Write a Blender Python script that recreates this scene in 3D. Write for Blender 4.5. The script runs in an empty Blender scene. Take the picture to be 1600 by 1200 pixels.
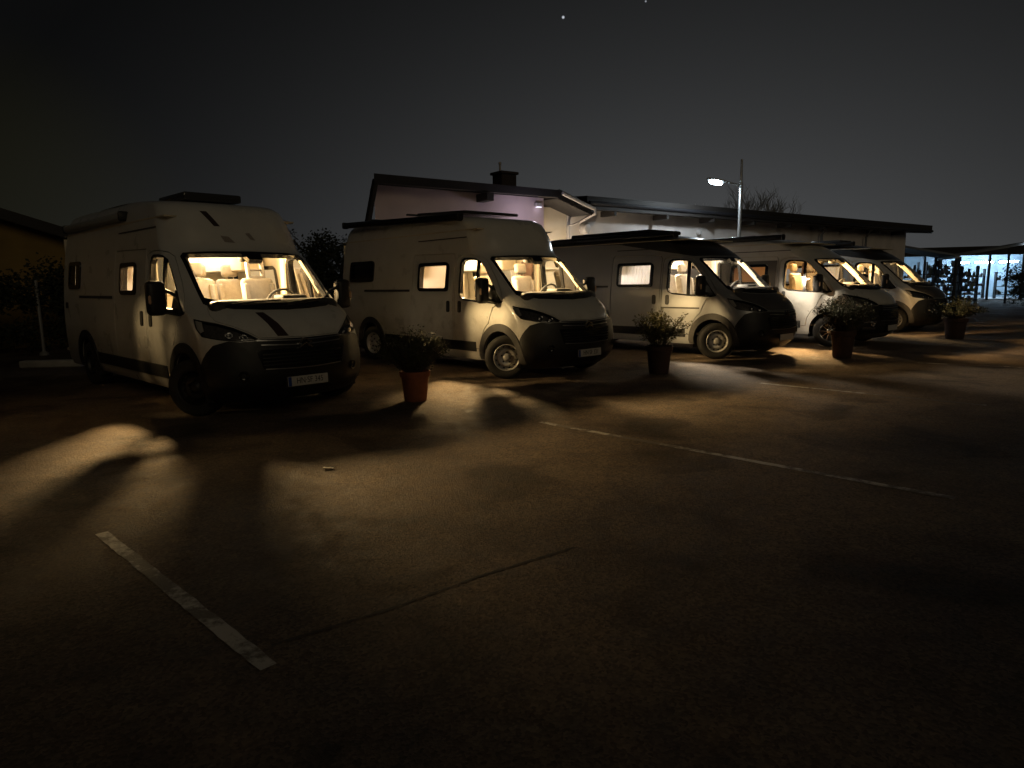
import bpy, bmesh, math, random
import numpy as np
from mathutils import Vector, Matrix
from mathutils.geometry import delaunay_2d_cdt

random.seed(7)
scene = bpy.context.scene
COL = scene.collection
rad = math.radians

# ------------------------------------------------------------------ camera
CAM_H, CAM_PITCH, CAM_ROLL, CAM_F = 1.527, 0.151, -0.015, 1047.84
cam_data = bpy.data.cameras.new('camera')
cam_data.sensor_width = 36.0
cam_data.lens = CAM_F / 1600.0 * 36.0
cam_data.clip_start = 0.05
cam_data.clip_end = 2000.0
cam = bpy.data.objects.new('camera', cam_data)
COL.objects.link(cam)
_cp, _sp = math.cos(CAM_PITCH), math.sin(CAM_PITCH)
_r = Vector((1, 0, 0)); _f = Vector((0, _cp, -_sp)); _u = Vector((0, _sp, _cp))
_cr, _sr = math.cos(CAM_ROLL), math.sin(CAM_ROLL)
_r2 = _cr * _r + _sr * _u; _u2 = -_sr * _r + _cr * _u
_m = Matrix((( _r2.x, _u2.x, -_f.x), (_r2.y, _u2.y, -_f.y), (_r2.z, _u2.z, -_f.z))).to_4x4()
_m.translation = Vector((0, 0, CAM_H))
cam.matrix_world = _m
scene.camera = cam

# ------------------------------------------------------------------ night sky
world = bpy.data.worlds.new('World'); scene.world = world; world.use_nodes = True
wn, wl = world.node_tree.nodes, world.node_tree.links
wn.clear()
w_out = wn.new('ShaderNodeOutputWorld')
w_bg = wn.new('ShaderNodeBackground'); w_bg.inputs['Strength'].default_value = 0.05
w_sky = wn.new('ShaderNodeTexSky'); w_sky.sky_type = 'NISHITA'; w_sky.sun_disc = False
w_sky.sun_elevation = rad(-7.0); w_sky.sun_rotation = rad(180.0)
wl.new(w_sky.outputs[0], w_bg.inputs['Color'])
# light pollution: a soft glow over the lit town to the right, thinning out upwards and to the left
w_tc = wn.new('ShaderNodeTexCoord')
w_dot = wn.new('ShaderNodeVectorMath'); w_dot.operation = 'DOT_PRODUCT'
w_dot.inputs[1].default_value = Vector((0.224, 0.8365, -0.5))
wl.new(w_tc.outputs['Generated'], w_dot.inputs[0])
w_ma = wn.new('ShaderNodeMath'); w_ma.operation = 'MULTIPLY_ADD'; w_ma.inputs[1].default_value = 7.083; w_ma.inputs[2].default_value = -8.638
wl.new(w_dot.outputs['Value'], w_ma.inputs[0])
w_ex = wn.new('ShaderNodeMath'); w_ex.operation = 'EXPONENT'; wl.new(w_ma.outputs[0], w_ex.inputs[0])
w_cl = wn.new('ShaderNodeClamp'); w_cl.inputs['Min'].default_value = .0035; w_cl.inputs['Max'].default_value = .055; wl.new(w_ex.outputs[0], w_cl.inputs['Value'])
w_bg2 = wn.new('ShaderNodeBackground'); w_bg2.inputs['Color'].default_value = (.97, 1.0, 1.03, 1)
wl.new(w_cl.outputs[0], w_bg2.inputs['Strength'])
w_add = wn.new('ShaderNodeAddShader')
w_dot2 = wn.new('ShaderNodeVectorMath'); w_dot2.operation = 'DOT_PRODUCT'; w_dot2.inputs[1].default_value = Vector((-0.62, 0.78, 0.04)).normalized()
wl.new(w_tc.outputs['Generated'], w_dot2.inputs[0])
w_map2 = wn.new('ShaderNodeMapRange'); w_map2.interpolation_type = 'SMOOTHSTEP'; w_map2.inputs['From Min'].default_value = .962; w_map2.inputs['From Max'].default_value = 1.0
w_map2.inputs['To Min'].default_value = 0; w_map2.inputs['To Max'].default_value = 1.0
wl.new(w_dot2.outputs['Value'], w_map2.inputs['Value'])
w_bg3 = wn.new('ShaderNodeBackground'); w_bg3.inputs['Color'].default_value = (.0040, .0036, .0003, 1)
wl.new(w_map2.outputs['Result'], w_bg3.inputs['Strength'])
w_add0 = wn.new('ShaderNodeAddShader'); wl.new(w_bg2.outputs[0], w_add0.inputs[0]); wl.new(w_bg3.outputs[0], w_add0.inputs[1])
wl.new(w_bg.outputs[0], w_add.inputs[0]); wl.new(w_add0.outputs[0], w_add.inputs[1])
last = w_add.outputs[0]
# two stars
def pix_dir(px, py):
    return (_f + _r2 * ((px - 800) / CAM_F) - _u2 * ((py - 600) / CAM_F)).normalized()
for px, py, rr, st in ((880, 27, 0.0022, 0.9), (1009, 2, 0.0015, 0.45)):
    d = pix_dir(px, py)
    sub = wn.new('ShaderNodeVectorMath'); sub.operation = 'DISTANCE'; sub.inputs[1].default_value = d
    nrm = wn.new('ShaderNodeVectorMath'); nrm.operation = 'NORMALIZE'
    wl.new(w_tc.outputs['Generated'], nrm.inputs[0]); wl.new(nrm.outputs[0], sub.inputs[0])
    mr = wn.new('ShaderNodeMapRange'); mr.inputs['From Min'].default_value = 0; mr.inputs['From Max'].default_value = rr
    mr.inputs['To Min'].default_value = st; mr.inputs['To Max'].default_value = 0
    wl.new(sub.outputs['Value'], mr.inputs['Value'])
    b = wn.new('ShaderNodeBackground'); b.inputs['Color'].default_value = (0.85, 0.9, 1, 1)
    wl.new(mr.outputs['Result'], b.inputs['Strength'])
    ad = wn.new('ShaderNodeAddShader'); wl.new(last, ad.inputs[0]); wl.new(b.outputs[0], ad.inputs[1])
    last = ad.outputs[0]
wl.new(last, w_out.inputs['Surface'])

# added faint fill from behind the camera, standing in for stray yard light
yard_fill_data = bpy.data.lights.new('yard_fill', 'SUN'); yard_fill_data.energy = 0.115; yard_fill_data.angle = rad(25); yard_fill_data.color = (1.0, 0.80, 0.50)
yard_fill = bpy.data.objects.new('yard_fill', yard_fill_data); COL.objects.link(yard_fill)
yard_fill.rotation_euler = Vector((-0.45, 1.0, -0.45)).to_track_quat('-Z', 'Y').to_euler()

scene.view_settings.view_transform = 'Standard'
scene.view_settings.look = 'None'
scene.view_settings.exposure = 0.0
scene.view_settings.gamma = 1.0
scene.view_settings.use_curve_mapping = False
scene.render.engine = 'CYCLES'
cy = scene.cycles
cy.use_denoising = True
cy.max_bounces = 7; cy.diffuse_bounces = 3; cy.glossy_bounces = 3; cy.transmission_bounces = 6
cy.transparent_max_bounces = 12
cy.sample_clamp_indirect = 4.0
cy.caustics_reflective = False; cy.caustics_refractive = False
cy.blur_glossy = 0.5

# ------------------------------------------------------------------ materials
MATS = {}
def principled(name, col, rough=0.5, metal=0.0, spec=0.5, noise=0.0, nscale=8.0, bump=0.0, bscale=60.0, coat=0.0, emis=None, estr=0.0, translucent=0.0):
    if name in MATS: return MATS[name]
    m = bpy.data.materials.new(name); m.use_nodes = True
    nt = m.node_tree; b = nt.nodes['Principled BSDF']
    b.inputs['Base Color'].default_value = (*col, 1)
    b.inputs['Roughness'].default_value = rough
    b.inputs['Metallic'].default_value = metal
    b.inputs['Specular IOR Level'].default_value = spec
    b.inputs['Coat Weight'].default_value = coat
    b.inputs['Coat Roughness'].default_value = 0.06
    if emis:
        b.inputs['Emission Color'].default_value = (*emis, 1); b.inputs['Emission Strength'].default_value = estr
    tc = nt.nodes.new('ShaderNodeTexCoord')
    if noise > 0:
        n = nt.nodes.new('ShaderNodeTexNoise'); n.inputs['Scale'].default_value = nscale; n.inputs['Detail'].default_value = 6
        nt.links.new(tc.outputs['Object'], n.inputs['Vector'])
        mx = nt.nodes.new('ShaderNodeMixRGB'); mx.blend_type = 'MULTIPLY'; mx.inputs['Fac'].default_value = 1
        mr = nt.nodes.new('ShaderNodeMapRange'); mr.inputs['From Min'].default_value = 0.3; mr.inputs['From Max'].default_value = 0.7
        mr.inputs['To Min'].default_value = 1 - noise; mr.inputs['To Max'].default_value = 1 + noise * 0.4
        nt.links.new(n.outputs['Fac'], mr.inputs['Value'])
        mx.inputs['Color1'].default_value = (*col, 1); nt.links.new(mr.outputs['Result'], mx.inputs['Color2'])
        nt.links.new(mx.outputs['Color'], b.inputs['Base Color'])
        mr2 = nt.nodes.new('ShaderNodeMapRange'); mr2.inputs['To Min'].default_value = max(0, rough - 0.12); mr2.inputs['To Max'].default_value = min(1, rough + 0.12)
        nt.links.new(n.outputs['Fac'], mr2.inputs['Value']); nt.links.new(mr2.outputs['Result'], b.inputs['Roughness'])
    if bump > 0:
        n = nt.nodes.new('ShaderNodeTexNoise'); n.inputs['Scale'].default_value = bscale; n.inputs['Detail'].default_value = 5
        nt.links.new(tc.outputs['Object'], n.inputs['Vector'])
        bp = nt.nodes.new('ShaderNodeBump'); bp.inputs['Strength'].default_value = bump; bp.inputs['Distance'].default_value = 0.02
        nt.links.new(n.outputs['Fac'], bp.inputs['Height']); nt.links.new(bp.outputs['Normal'], b.inputs['Normal'])
    if translucent > 0:
        out = nt.nodes['Material Output']; tr = nt.nodes.new('ShaderNodeBsdfTranslucent'); tr.inputs['Color'].default_value = (*col, 1)
        ms = nt.nodes.new('ShaderNodeMixShader'); ms.inputs['Fac'].default_value = translucent
        nt.links.new(b.outputs[0], ms.inputs[1]); nt.links.new(tr.outputs[0], ms.inputs[2]); nt.links.new(ms.outputs[0], out.inputs['Surface'])
    MATS[name] = m
    return m

def glass_mat(name, tint=(1, 1, 1), ior=1.45):
    if name in MATS: return MATS[name]
    m = bpy.data.materials.new(name); m.use_nodes = True; nt = m.node_tree; nt.nodes.clear()
    out = nt.nodes.new('ShaderNodeOutputMaterial'); t = nt.nodes.new('ShaderNodeBsdfTransparent'); t.inputs['Color'].default_value = (*tint, 1)
    g = nt.nodes.new('ShaderNodeBsdfGlossy'); g.inputs['Roughness'].default_value = 0.02
    fr = nt.nodes.new('ShaderNodeFresnel'); fr.inputs['IOR'].default_value = ior
    ms = nt.nodes.new('ShaderNodeMixShader')
    nt.links.new(fr.outputs[0], ms.inputs['Fac']); nt.links.new(t.outputs[0], ms.inputs[1]); nt.links.new(g.outputs[0], ms.inputs[2])
    nt.links.new(ms.outputs[0], out.inputs['Surface'])
    MATS[name] = m
    return m

def emit_mat(name, col, st):
    if name in MATS: return MATS[name]
    m = bpy.data.materials.new(name); m.use_nodes = True; nt = m.node_tree; nt.nodes.clear()
    out = nt.nodes.new('ShaderNodeOutputMaterial'); e = nt.nodes.new('ShaderNodeEmission')
    e.inputs['Color'].default_value = (*col, 1); e.inputs['Strength'].default_value = st
    nt.links.new(e.outputs[0], out.inputs['Surface'])
    MATS[name] = m
    return m

def grime(m):
    nt = m.node_tree; N = nt.nodes.new; K = nt.links.new; b = nt.nodes['Principled BSDF']
    tc = N('ShaderNodeTexCoord'); sp = N('ShaderNodeSeparateXYZ'); K(tc.outputs['Object'], sp.inputs[0])
    n = N('ShaderNodeTexNoise'); n.inputs['Scale'].default_value = 2.2; n.inputs['Detail'].default_value = 8; n.inputs['Roughness'].default_value = .7; K(tc.outputs['Object'], n.inputs['Vector'])
    ad = N('ShaderNodeMath'); ad.operation = 'MULTIPLY_ADD'; ad.inputs[1].default_value = 1.1; ad.inputs[2].default_value = -.35; K(n.outputs['Fac'], ad.inputs[0])
    sb = N('ShaderNodeMath'); sb.operation = 'SUBTRACT'; K(sp.outputs['Z'], sb.inputs[0]); K(ad.outputs[0], sb.inputs[1])
    mr = N('ShaderNodeMapRange'); mr.inputs['From Min'].default_value = .25; mr.inputs['From Max'].default_value = .85; mr.inputs['To Min'].default_value = .6; mr.inputs['To Max'].default_value = 0; K(sb.outputs[0], mr.inputs['Value'])
    mx = N('ShaderNodeMixRGB'); mx.inputs['Color2'].default_value = (.16, .13, .10, 1); K(mr.outputs['Result'], mx.inputs['Fac'])
    src = b.inputs['Base Color'].links[0].from_socket; K(src, mx.inputs['Color1']); K(mx.outputs['Color'], b.inputs['Base Color'])
    return m
WHITE = principled('white_paint', (0.74, 0.73, 0.69), 0.30, coat=0.8, noise=0.07, nscale=3.0)
grime(WHITE)
SILVER = principled('silver_paint', (0.36, 0.37, 0.385), 0.38, metal=0.35, coat=0.4, noise=0.06, nscale=3.0)
GREY_HOOD = principled('dark_grey_paint', (0.085, 0.083, 0.085), 0.35, coat=0.3, noise=0.1, nscale=4.0)
BLACK_PLASTIC = principled('black_plastic', (0.009, 0.009, 0.0095), 0.5, noise=0.15, nscale=14)
CLADDING = principled('grey_cladding_plastic', (0.05, 0.047, 0.045), 0.6, noise=0.2, nscale=12)
GLOSS_BLACK = principled('gloss_black', (0.012, 0.012, 0.013), 0.16)
RUBBER = principled('tyre_rubber', (0.022, 0.021, 0.02), 0.75, noise=0.3, nscale=20)
STEEL = principled('steel_rim_paint', (0.52, 0.51, 0.49), 0.4, metal=0.25, noise=0.15, nscale=15)
CHROME = principled('chrome', (0.6, 0.6, 0.6), 0.18, metal=1.0)
DARK_CHROME = principled('dark_chrome', (0.5, 0.5, 0.5), 0.36, metal=1.0)
GLASS = glass_mat('window_glass')
LAMPGLASS = glass_mat('headlamp_glass', (0.9, 0.9, 0.9), 1.5)
BLUEDARK = principled('dark_stripe', (0.05, 0.03, 0.03), 0.4)
LINING = principled('cabin_lining_fabric', (0.62, 0.55, 0.42), 0.85, noise=0.12, nscale=5)
DASH = principled('dashboard_plastic', (0.05, 0.05, 0.05), 0.6, noise=0.2, nscale=20)
SEAT_CREAM = principled('seat_fabric_cream', (0.42, 0.36, 0.28), 0.9, noise=0.25, nscale=10, bump=0.2, bscale=40)
SEAT_GREY = principled('seat_fabric_grey', (0.16, 0.145, 0.13), 0.9, noise=0.25, nscale=10, bump=0.2, bscale=40)
WOOD = principled('cabinet_wood', (0.42, 0.28, 0.15), 0.5, noise=0.3, nscale=4)
CABINET = principled('cabinet_white', (0.62, 0.55, 0.43), 0.5, noise=0.08, nscale=4)
BLIND = principled('blind_fabric', (0.80, 0.68, 0.58), 0.9, noise=0.1, nscale=3, translucent=0.68)
CURTAIN = principled('curtain_fabric', (0.82, 0.80, 0.80), 0.9, noise=0.1, nscale=6, translucent=0.6)
BROWN_BLIND = principled('brown_blind_fabric', (0.42, 0.27, 0.18), 0.9, noise=0.2, nscale=3, translucent=0.45)
PLATE_WHITE = principled('plate_white', (0.55, 0.53, 0.50), 0.45, noise=0.1, nscale=20)
PLATE_BLUE = principled('plate_blue', (0.02, 0.06, 0.25), 0.45)
PLATE_TEXT = principled('plate_black', (0.01, 0.01, 0.01), 0.5)
SKYLIGHT = principled('smoked_acrylic', (0.05, 0.05, 0.05), 0.15)

# ------------------------------------------------------------------ mesh helpers
def link(o, parent=None):
    COL.objects.link(o)
    if parent is not None: o.parent = parent
    return o
def tag(o, label=None, cat=None, group=None, kind=None):
    if label: o['label'] = label
    if cat: o['category'] = cat
    if group: o['group'] = group
    if kind: o['kind'] = kind
    return o
def empty(name, loc=(0, 0, 0), rz=0.0):
    o = bpy.data.objects.new(name, None); o.location = loc; o.rotation_euler = (0, 0, rz); o.empty_display_size = 0.3
    return link(o)
CACHE = {}
def mesh_from(name, verts, faces, mat=None, smooth=False, normals=None):
    me = bpy.data.meshes.new(name)
    me.from_pydata([tuple(v) for v in verts], [], [tuple(f) for f in faces])
    if smooth:
        me.polygons.foreach_set('use_smooth', [True] * len(me.polygons))
    me.update()
    if normals is not None:
        me.normals_split_custom_set_from_vertices([tuple(n) for n in normals])
    if mat: me.materials.append(mat)
    return me
def add(name, me, parent=None, loc=None, rot=None, scale=None):
    o = bpy.data.objects.new(name, me); link(o, parent)
    if loc: o.location = loc
    if rot: o.rotation_euler = rot
    if scale: o.scale = scale
    return o
class MB:
    """collects boxes, tubes, lathes into one bmesh"""
    def __init__(s): s.bm = bmesh.new()
    def box(s, c, d, rot=None, bev=0.0, seg=2):
        r = bmesh.ops.create_cube(s.bm, size=1.0)
        vs = r['verts']
        M = Matrix.Translation(c) @ (rot.to_4x4() if rot is not None else Matrix.Identity(4)) @ Matrix.Diagonal((*d, 1))
        bmesh.ops.transform(s.bm, matrix=M, verts=vs)
        if bev > 0:
            es = {e for v in vs for e in v.link_edges}
            bmesh.ops.bevel(s.bm, geom=list(es), offset=bev, segments=seg, affect='EDGES', profile=0.5)
        return s
    def tube(s, pts, r, n=8, caps=True):
        pts = [Vector(p) for p in pts]
        rs = r if isinstance(r, (list, tuple)) else [r] * len(pts)
        rings = []
        for i, p in enumerate(pts):
            t = (pts[min(i + 1, len(pts) - 1)] - pts[max(i - 1, 0)]).normalized()
            a = Vector((0, 0, 1)) if abs(t.z) < 0.9 else Vector((1, 0, 0))
            x = t.cross(a).normalized(); y = t.cross(x).normalized()
            rings.append([s.bm.verts.new(p + (x * math.cos(k * 2 * math.pi / n) + y * math.sin(k * 2 * math.pi / n)) * rs[i]) for k in range(n)])
        for a, b in zip(rings, rings[1:]):
            for k in range(n): s.bm.faces.new((a[k], a[(k + 1) % n], b[(k + 1) % n], b[k]))
        if caps:
            s.bm.faces.new(rings[0][::-1]); s.bm.faces.new(rings[-1])
        return s
    def lathe(s, prof, n=24, M=None):
        """profile of (r, h) about local z"""
        M = M or Matrix.Identity(4)
        rings = []
        for r, h in prof:
            if r < 1e-5: rings.append([s.bm.verts.new(M @ Vector((0, 0, h)))])
            else: rings.append([s.bm.verts.new(M @ Vector((r * math.cos(2 * math.pi * k / n), r * math.sin(2 * math.pi * k / n), h))) for k in range(n)])
        for a, b in zip(rings, rings[1:]):
            for k in range(n):
                if len(a) == 1 and len(b) == 1: continue
                if len(a) == 1: s.bm.faces.new((a[0], b[(k + 1) % n], b[k]))
                elif len(b) == 1: s.bm.faces.new((a[k], a[(k + 1) % n], b[0]))
                else: s.bm.faces.new((a[k], a[(k + 1) % n], b[(k + 1) % n], b[k]))
        return s
    def poly(s, pts):
        s.bm.faces.new([s.bm.verts.new(p) for p in pts]); return s
    def prism(s, outline, axis, h0, h1):
        """outline of 2D points extruded along axis ('x','y','z')"""
        def mk(a, b, h):
            return {'x': (h, a, b), 'y': (a, h, b), 'z': (a, b, h)}[axis]
        v0 = [s.bm.verts.new(mk(a, b, h0)) for a, b in outline]; v1 = [s.bm.verts.new(mk(a, b, h1)) for a, b in outline]
        n = len(outline)
        s.bm.faces.new(v0); s.bm.faces.new(v1[::-1])
        for i in range(n): s.bm.faces.new((v0[i], v1[i], v1[(i + 1) % n], v0[(i + 1) % n]))
        return s
    def mesh(s, name, mat, smooth=False, angle=40):
        bmesh.ops.recalc_face_normals(s.bm, faces=s.bm.faces)
        me = bpy.data.meshes.new(name); s.bm.to_mesh(me); s.bm.free()
        if mat: me.materials.append(mat)
        if smooth:
            me.polygons.foreach_set('use_smooth', [True] * len(me.polygons))
            me.set_sharp_from_angle(angle=rad(angle))
        return me
    def obj(s, name, mat, parent=None, smooth=False, angle=40, loc=None, rot=None):
        return add(name, s.mesh(name, mat, smooth, angle), parent, loc, rot)

def text_mesh(body, size, sx=1.0, extrude=0.001, mat=None):
    key = ('text', body, size, sx)
    if key in CACHE: return CACHE[key]
    cu = bpy.data.curves.new('lettering', 'FONT'); cu.body = body; cu.size = size; cu.extrude = extrude
    cu.align_x = 'CENTER'; cu.align_y = 'CENTER'
    o = bpy.data.objects.new('lettering', cu); COL.objects.link(o)
    bpy.context.view_layer.update()
    me = bpy.data.meshes.new_from_object(o.evaluated_get(bpy.context.evaluated_depsgraph_get()))
    bpy.data.objects.remove(o); bpy.data.curves.remove(cu)
    for v in me.vertices: v.co.x *= sx
    me.materials.clear(); me.materials.append(mat)
    CACHE[key] = me
    return me

# ------------------------------------------------------------------ panel van: one smooth outer surface, panels cut out of it
def pchip(xs, ys):
    xs = np.array(xs, float); ys = np.array(ys, float)
    h = np.diff(xs); d = np.diff(ys) / h
    m = np.zeros_like(xs)
    for i in range(1, len(xs) - 1):
        if d[i - 1] * d[i] > 0:
            w1 = 2 * h[i] + h[i - 1]; w2 = h[i] + 2 * h[i - 1]
            m[i] = (w1 + w2) / (w1 / d[i - 1] + w2 / d[i])
    m[0] = d[0]; m[-1] = d[-1]
    def f(x):
        x = np.clip(np.asarray(x, float), xs[0], xs[-1])
        i = np.clip(np.searchsorted(xs, x) - 1, 0, len(h) - 1)
        t = (x - xs[i]) / h[i]
        return ((1 + 2 * t) * (1 - t) ** 2 * ys[i] + t * (1 - t) ** 2 * h[i] * m[i] + t * t * (3 - 2 * t) * ys[i + 1] + t * t * (t - 1) * h[i] * m[i + 1])
    return f
LS, LC = 5.2, 1.3           # metric length of a side and of a front quarter in the flat cutting plane
PP, QQ = 1.5, 2.5
class Shell:
    def __init__(s, high, xr):
        zf = [(.20, .74), (.30, .86), (.42, .93), (.55, .948), (.70, .94), (.82, .925), (.92, .905), (1.0, .865), (1.1, .785), (1.2, .665), (1.28, .53), (1.36, .41), (1.44, .315), (1.93, -.24), (1.99, -.33)]
        wz = [(.20, .93), (.35, .995), (.55, 1.015), (.90, 1.025), (1.2, 1.015), (1.5, .99), (1.9, .94), (2.1, .91)]
        if high:
            zf += [(2.10, -.42), (2.42, -.60), (2.53, -.69), (2.60, -.86), (2.66, -1.35), (2.71, -2.1), (2.75, -3.0), (2.77, -3.6)]
            wz += [(2.4, .855), (2.53, .825), (2.60, .80), (2.66, .765), (2.71, .70), (2.75, .60), (2.77, .48)]
            s.zt = 2.77
        else:
            zf += [(2.12, -.53), (2.24, -.76), (2.34, -1.0), (2.42, -1.35), (2.47, -1.8), (2.52, -2.6)]
            wz += [(2.25, .875), (2.34, .84), (2.42, .775), (2.47, .70), (2.52, .50)]
            s.zt = 2.52
        s.fx0 = pchip(*zip(*zf)); s.fw = pchip(*zip(*wz))
        s.fq = pchip([.2, 1.97, 2.3, 2.6, 3.0], [QQ, QQ, 4.6, 4.6, 4.6] if high else [QQ, QQ, 3.0, 3.0, 3.0])
        s.fa = pchip([.2, .6, .95, 1.2, 1.5, 2.0, 3.0], [.42, .46, .50, .52, .50, .46, .42])
        s.fxr = pchip([.2, .4, 2.0, s.zt - .2, s.zt - .05, s.zt], [xr + .05, xr, xr + .02, xr + .10, xr + .2, xr + .4])
        s.zb = .26; s.xr = xr
    def P(s, u, z):
        u = np.asarray(u, float); z = np.asarray(z, float)
        left = u > 2.0
        uu = np.where(left, 4.0 - u, u)
        x0, w, a, xr = s.fx0(z), s.fw(z), s.fa(z), s.fxr(z)
        xc = x0 - a
        xs = xr + uu * (xc - xr)
        rf = 1 - .07 * np.clip((xr + .14 - xs) / .14, 0, 1) ** 2.5
        th = np.clip((uu - 1) * math.pi / 2, 0, math.pi / 2)
        xf = xc + a * np.sin(th) ** (2 / PP)
        yf = w * np.clip(np.cos(th), 0, 1) ** (2 / s.fq(z))
        x = np.where(uu <= 1, xs, xf); y = np.where(uu <= 1, w * rf, yf)
        y = np.where(left, y, -y)
        return np.stack([x, y, z], -1)
    def N(s, u, z):
        e = 1e-3
        du = s.P(np.clip(u + e, 0, 4), z) - s.P(np.clip(u - e, 0, 4), z)
        zz0, zz1 = np.clip(z - e, .2, s.zt), np.clip(z + e, .2, s.zt)
        dz = s.P(u, zz1) - s.P(u, zz0)
        n = np.cross(du, dz)
        return n / (np.linalg.norm(n, axis=-1, keepdims=True) + 1e-12)
    def side(s, x, z):
        x0, a, xr = s.fx0(z), s.fa(z), s.fxr(z); xc = x0 - a
        if x <= xc: return float((x - xr) / (xc - xr))
        return float(1 + math.asin(min(1, ((x - xc) / a) ** (PP / 2))) / (math.pi / 2))
    def front(s, y, z):
        w = float(s.fw(z)); th = math.acos(min(1, (abs(y) / w)) ** (float(s.fq(z)) / 2))
        u = 1 + th / (math.pi / 2)
        return u if y <= 0 else 4 - u
    # flat metric plane
    @staticmethod
    def flat(u):
        u = np.asarray(u, float)
        return np.where(u < 1, u * LS, np.where(u < 3, LS + (u - 1) * LC, LS + 2 * LC + (u - 3) * LS))
    @staticmethod
    def unflat(f):
        f = np.asarray(f, float)
        return np.where(f < LS, f / LS, np.where(f < LS + 2 * LC, 1 + (f - LS) / LC, 3 + (f - LS - 2 * LC) / LS))
    def loop(s, pts, step=.06):
        """pts: list of ('s',x,z) right side / ('f',y,z) front / ('l',x,z) left side -> flat closed polygon, densified"""
        out = []
        n = len(pts)
        for i in range(n):
            k0, a0, z0 = pts[i]; k1, a1, z1 = pts[(i + 1) % n]
            same = k0 == k1
            L = math.hypot(a1 - a0, z1 - z0) if same else 0.3
            m = max(1, int(L / step))
            def conv(k, a, z):
                if k == 's': u = s.side(a, z)
                elif k == 'l': u = 4 - s.side(a, z)
                elif k == 'u': u = a
                else: u = s.front(a, z)
                return (float(s.flat(u)), z)
            p0, p1 = conv(k0, a0, z0), conv(k1, a1, z1)
            for j in range(m):
                t = j / m
                if same: out.append(conv(k0, a0 + (a1 - a0) * t, z0 + (z1 - z0) * t))
                else: out.append((p0[0] + (p1[0] - p0[0]) * t, p0[1] + (p1[1] - p0[1]) * t))
        return out
def mirror(pts):
    r = []
    for k, a, z in reversed(pts):
        if k == 's': r.append(('l', a, z))
        elif k == 'l': r.append(('s', a, z))
        elif k == 'f': r.append(('f', -a, z))
        else: r.append(('u', 4 - a, z))
    return r
def rounded(pts, r=.05, n=4):
    """round the corners of a polygon in chart coordinates"""
    out = []
    m = len(pts)
    for i in range(m):
        k, a, z = pts[i]; kp, ap, zp = pts[i - 1]; kn, an, zn = pts[(i + 1) % m]
        if k != kp or k != kn: out.append(pts[i]); continue
        p = Vector((a, z)); d0 = Vector((ap, zp)) - p; d1 = Vector((an, zn)) - p
        rr = min(r, d0.length * .45, d1.length * .45)
        p0 = p + d0.normalized() * rr; p1 = p + d1.normalized() * rr
        for j in range(n + 1):
            t = j / n
            q = p0 * (1 - t) ** 2 + p * 2 * t * (1 - t) + p1 * t * t
            out.append((k, q.x, q.y))
    return out
def inset(poly, d):
    """shrink a flat polygon by d"""
    n = len(poly); area = sum(poly[i][0] * poly[(i + 1) % n][1] - poly[(i + 1) % n][0] * poly[i][1] for i in range(n))
    sg = 1 if area > 0 else -1
    out = []
    for i in range(n):
        p0 = Vector(poly[i - 1]); p = Vector(poly[i]); p1 = Vector(poly[(i + 1) % n])
        a = (p - p0); b = (p1 - p)
        if a.length < 1e-6 or b.length < 1e-6: out.append(tuple(p)); continue
        a.normalize(); b.normalize()
        na = Vector((-a.y, a.x)) * sg; nb = Vector((-b.y, b.x)) * sg
        mm = na + nb
        if mm.length < 1e-4: out.append(tuple(p)); continue
        mm.normalize(); c = max(.4, mm.dot(na))
        out.append(tuple(p + mm * d / c))
    return out
def in_poly(px, pz, poly):
    x = np.array([p[0] for p in poly]); z = np.array([p[1] for p in poly])
    x2, z2 = np.roll(x, -1), np.roll(z, -1)
    c = np.zeros(len(px), bool)
    for i in range(len(x)):
        if z[i] == z2[i]: continue
        cond = ((z[i] > pz) != (z2[i] > pz)) & (px < (x2[i] - x[i]) * (pz - z[i]) / (z2[i] - z[i]) + x[i])
        c ^= cond
    return c
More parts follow.
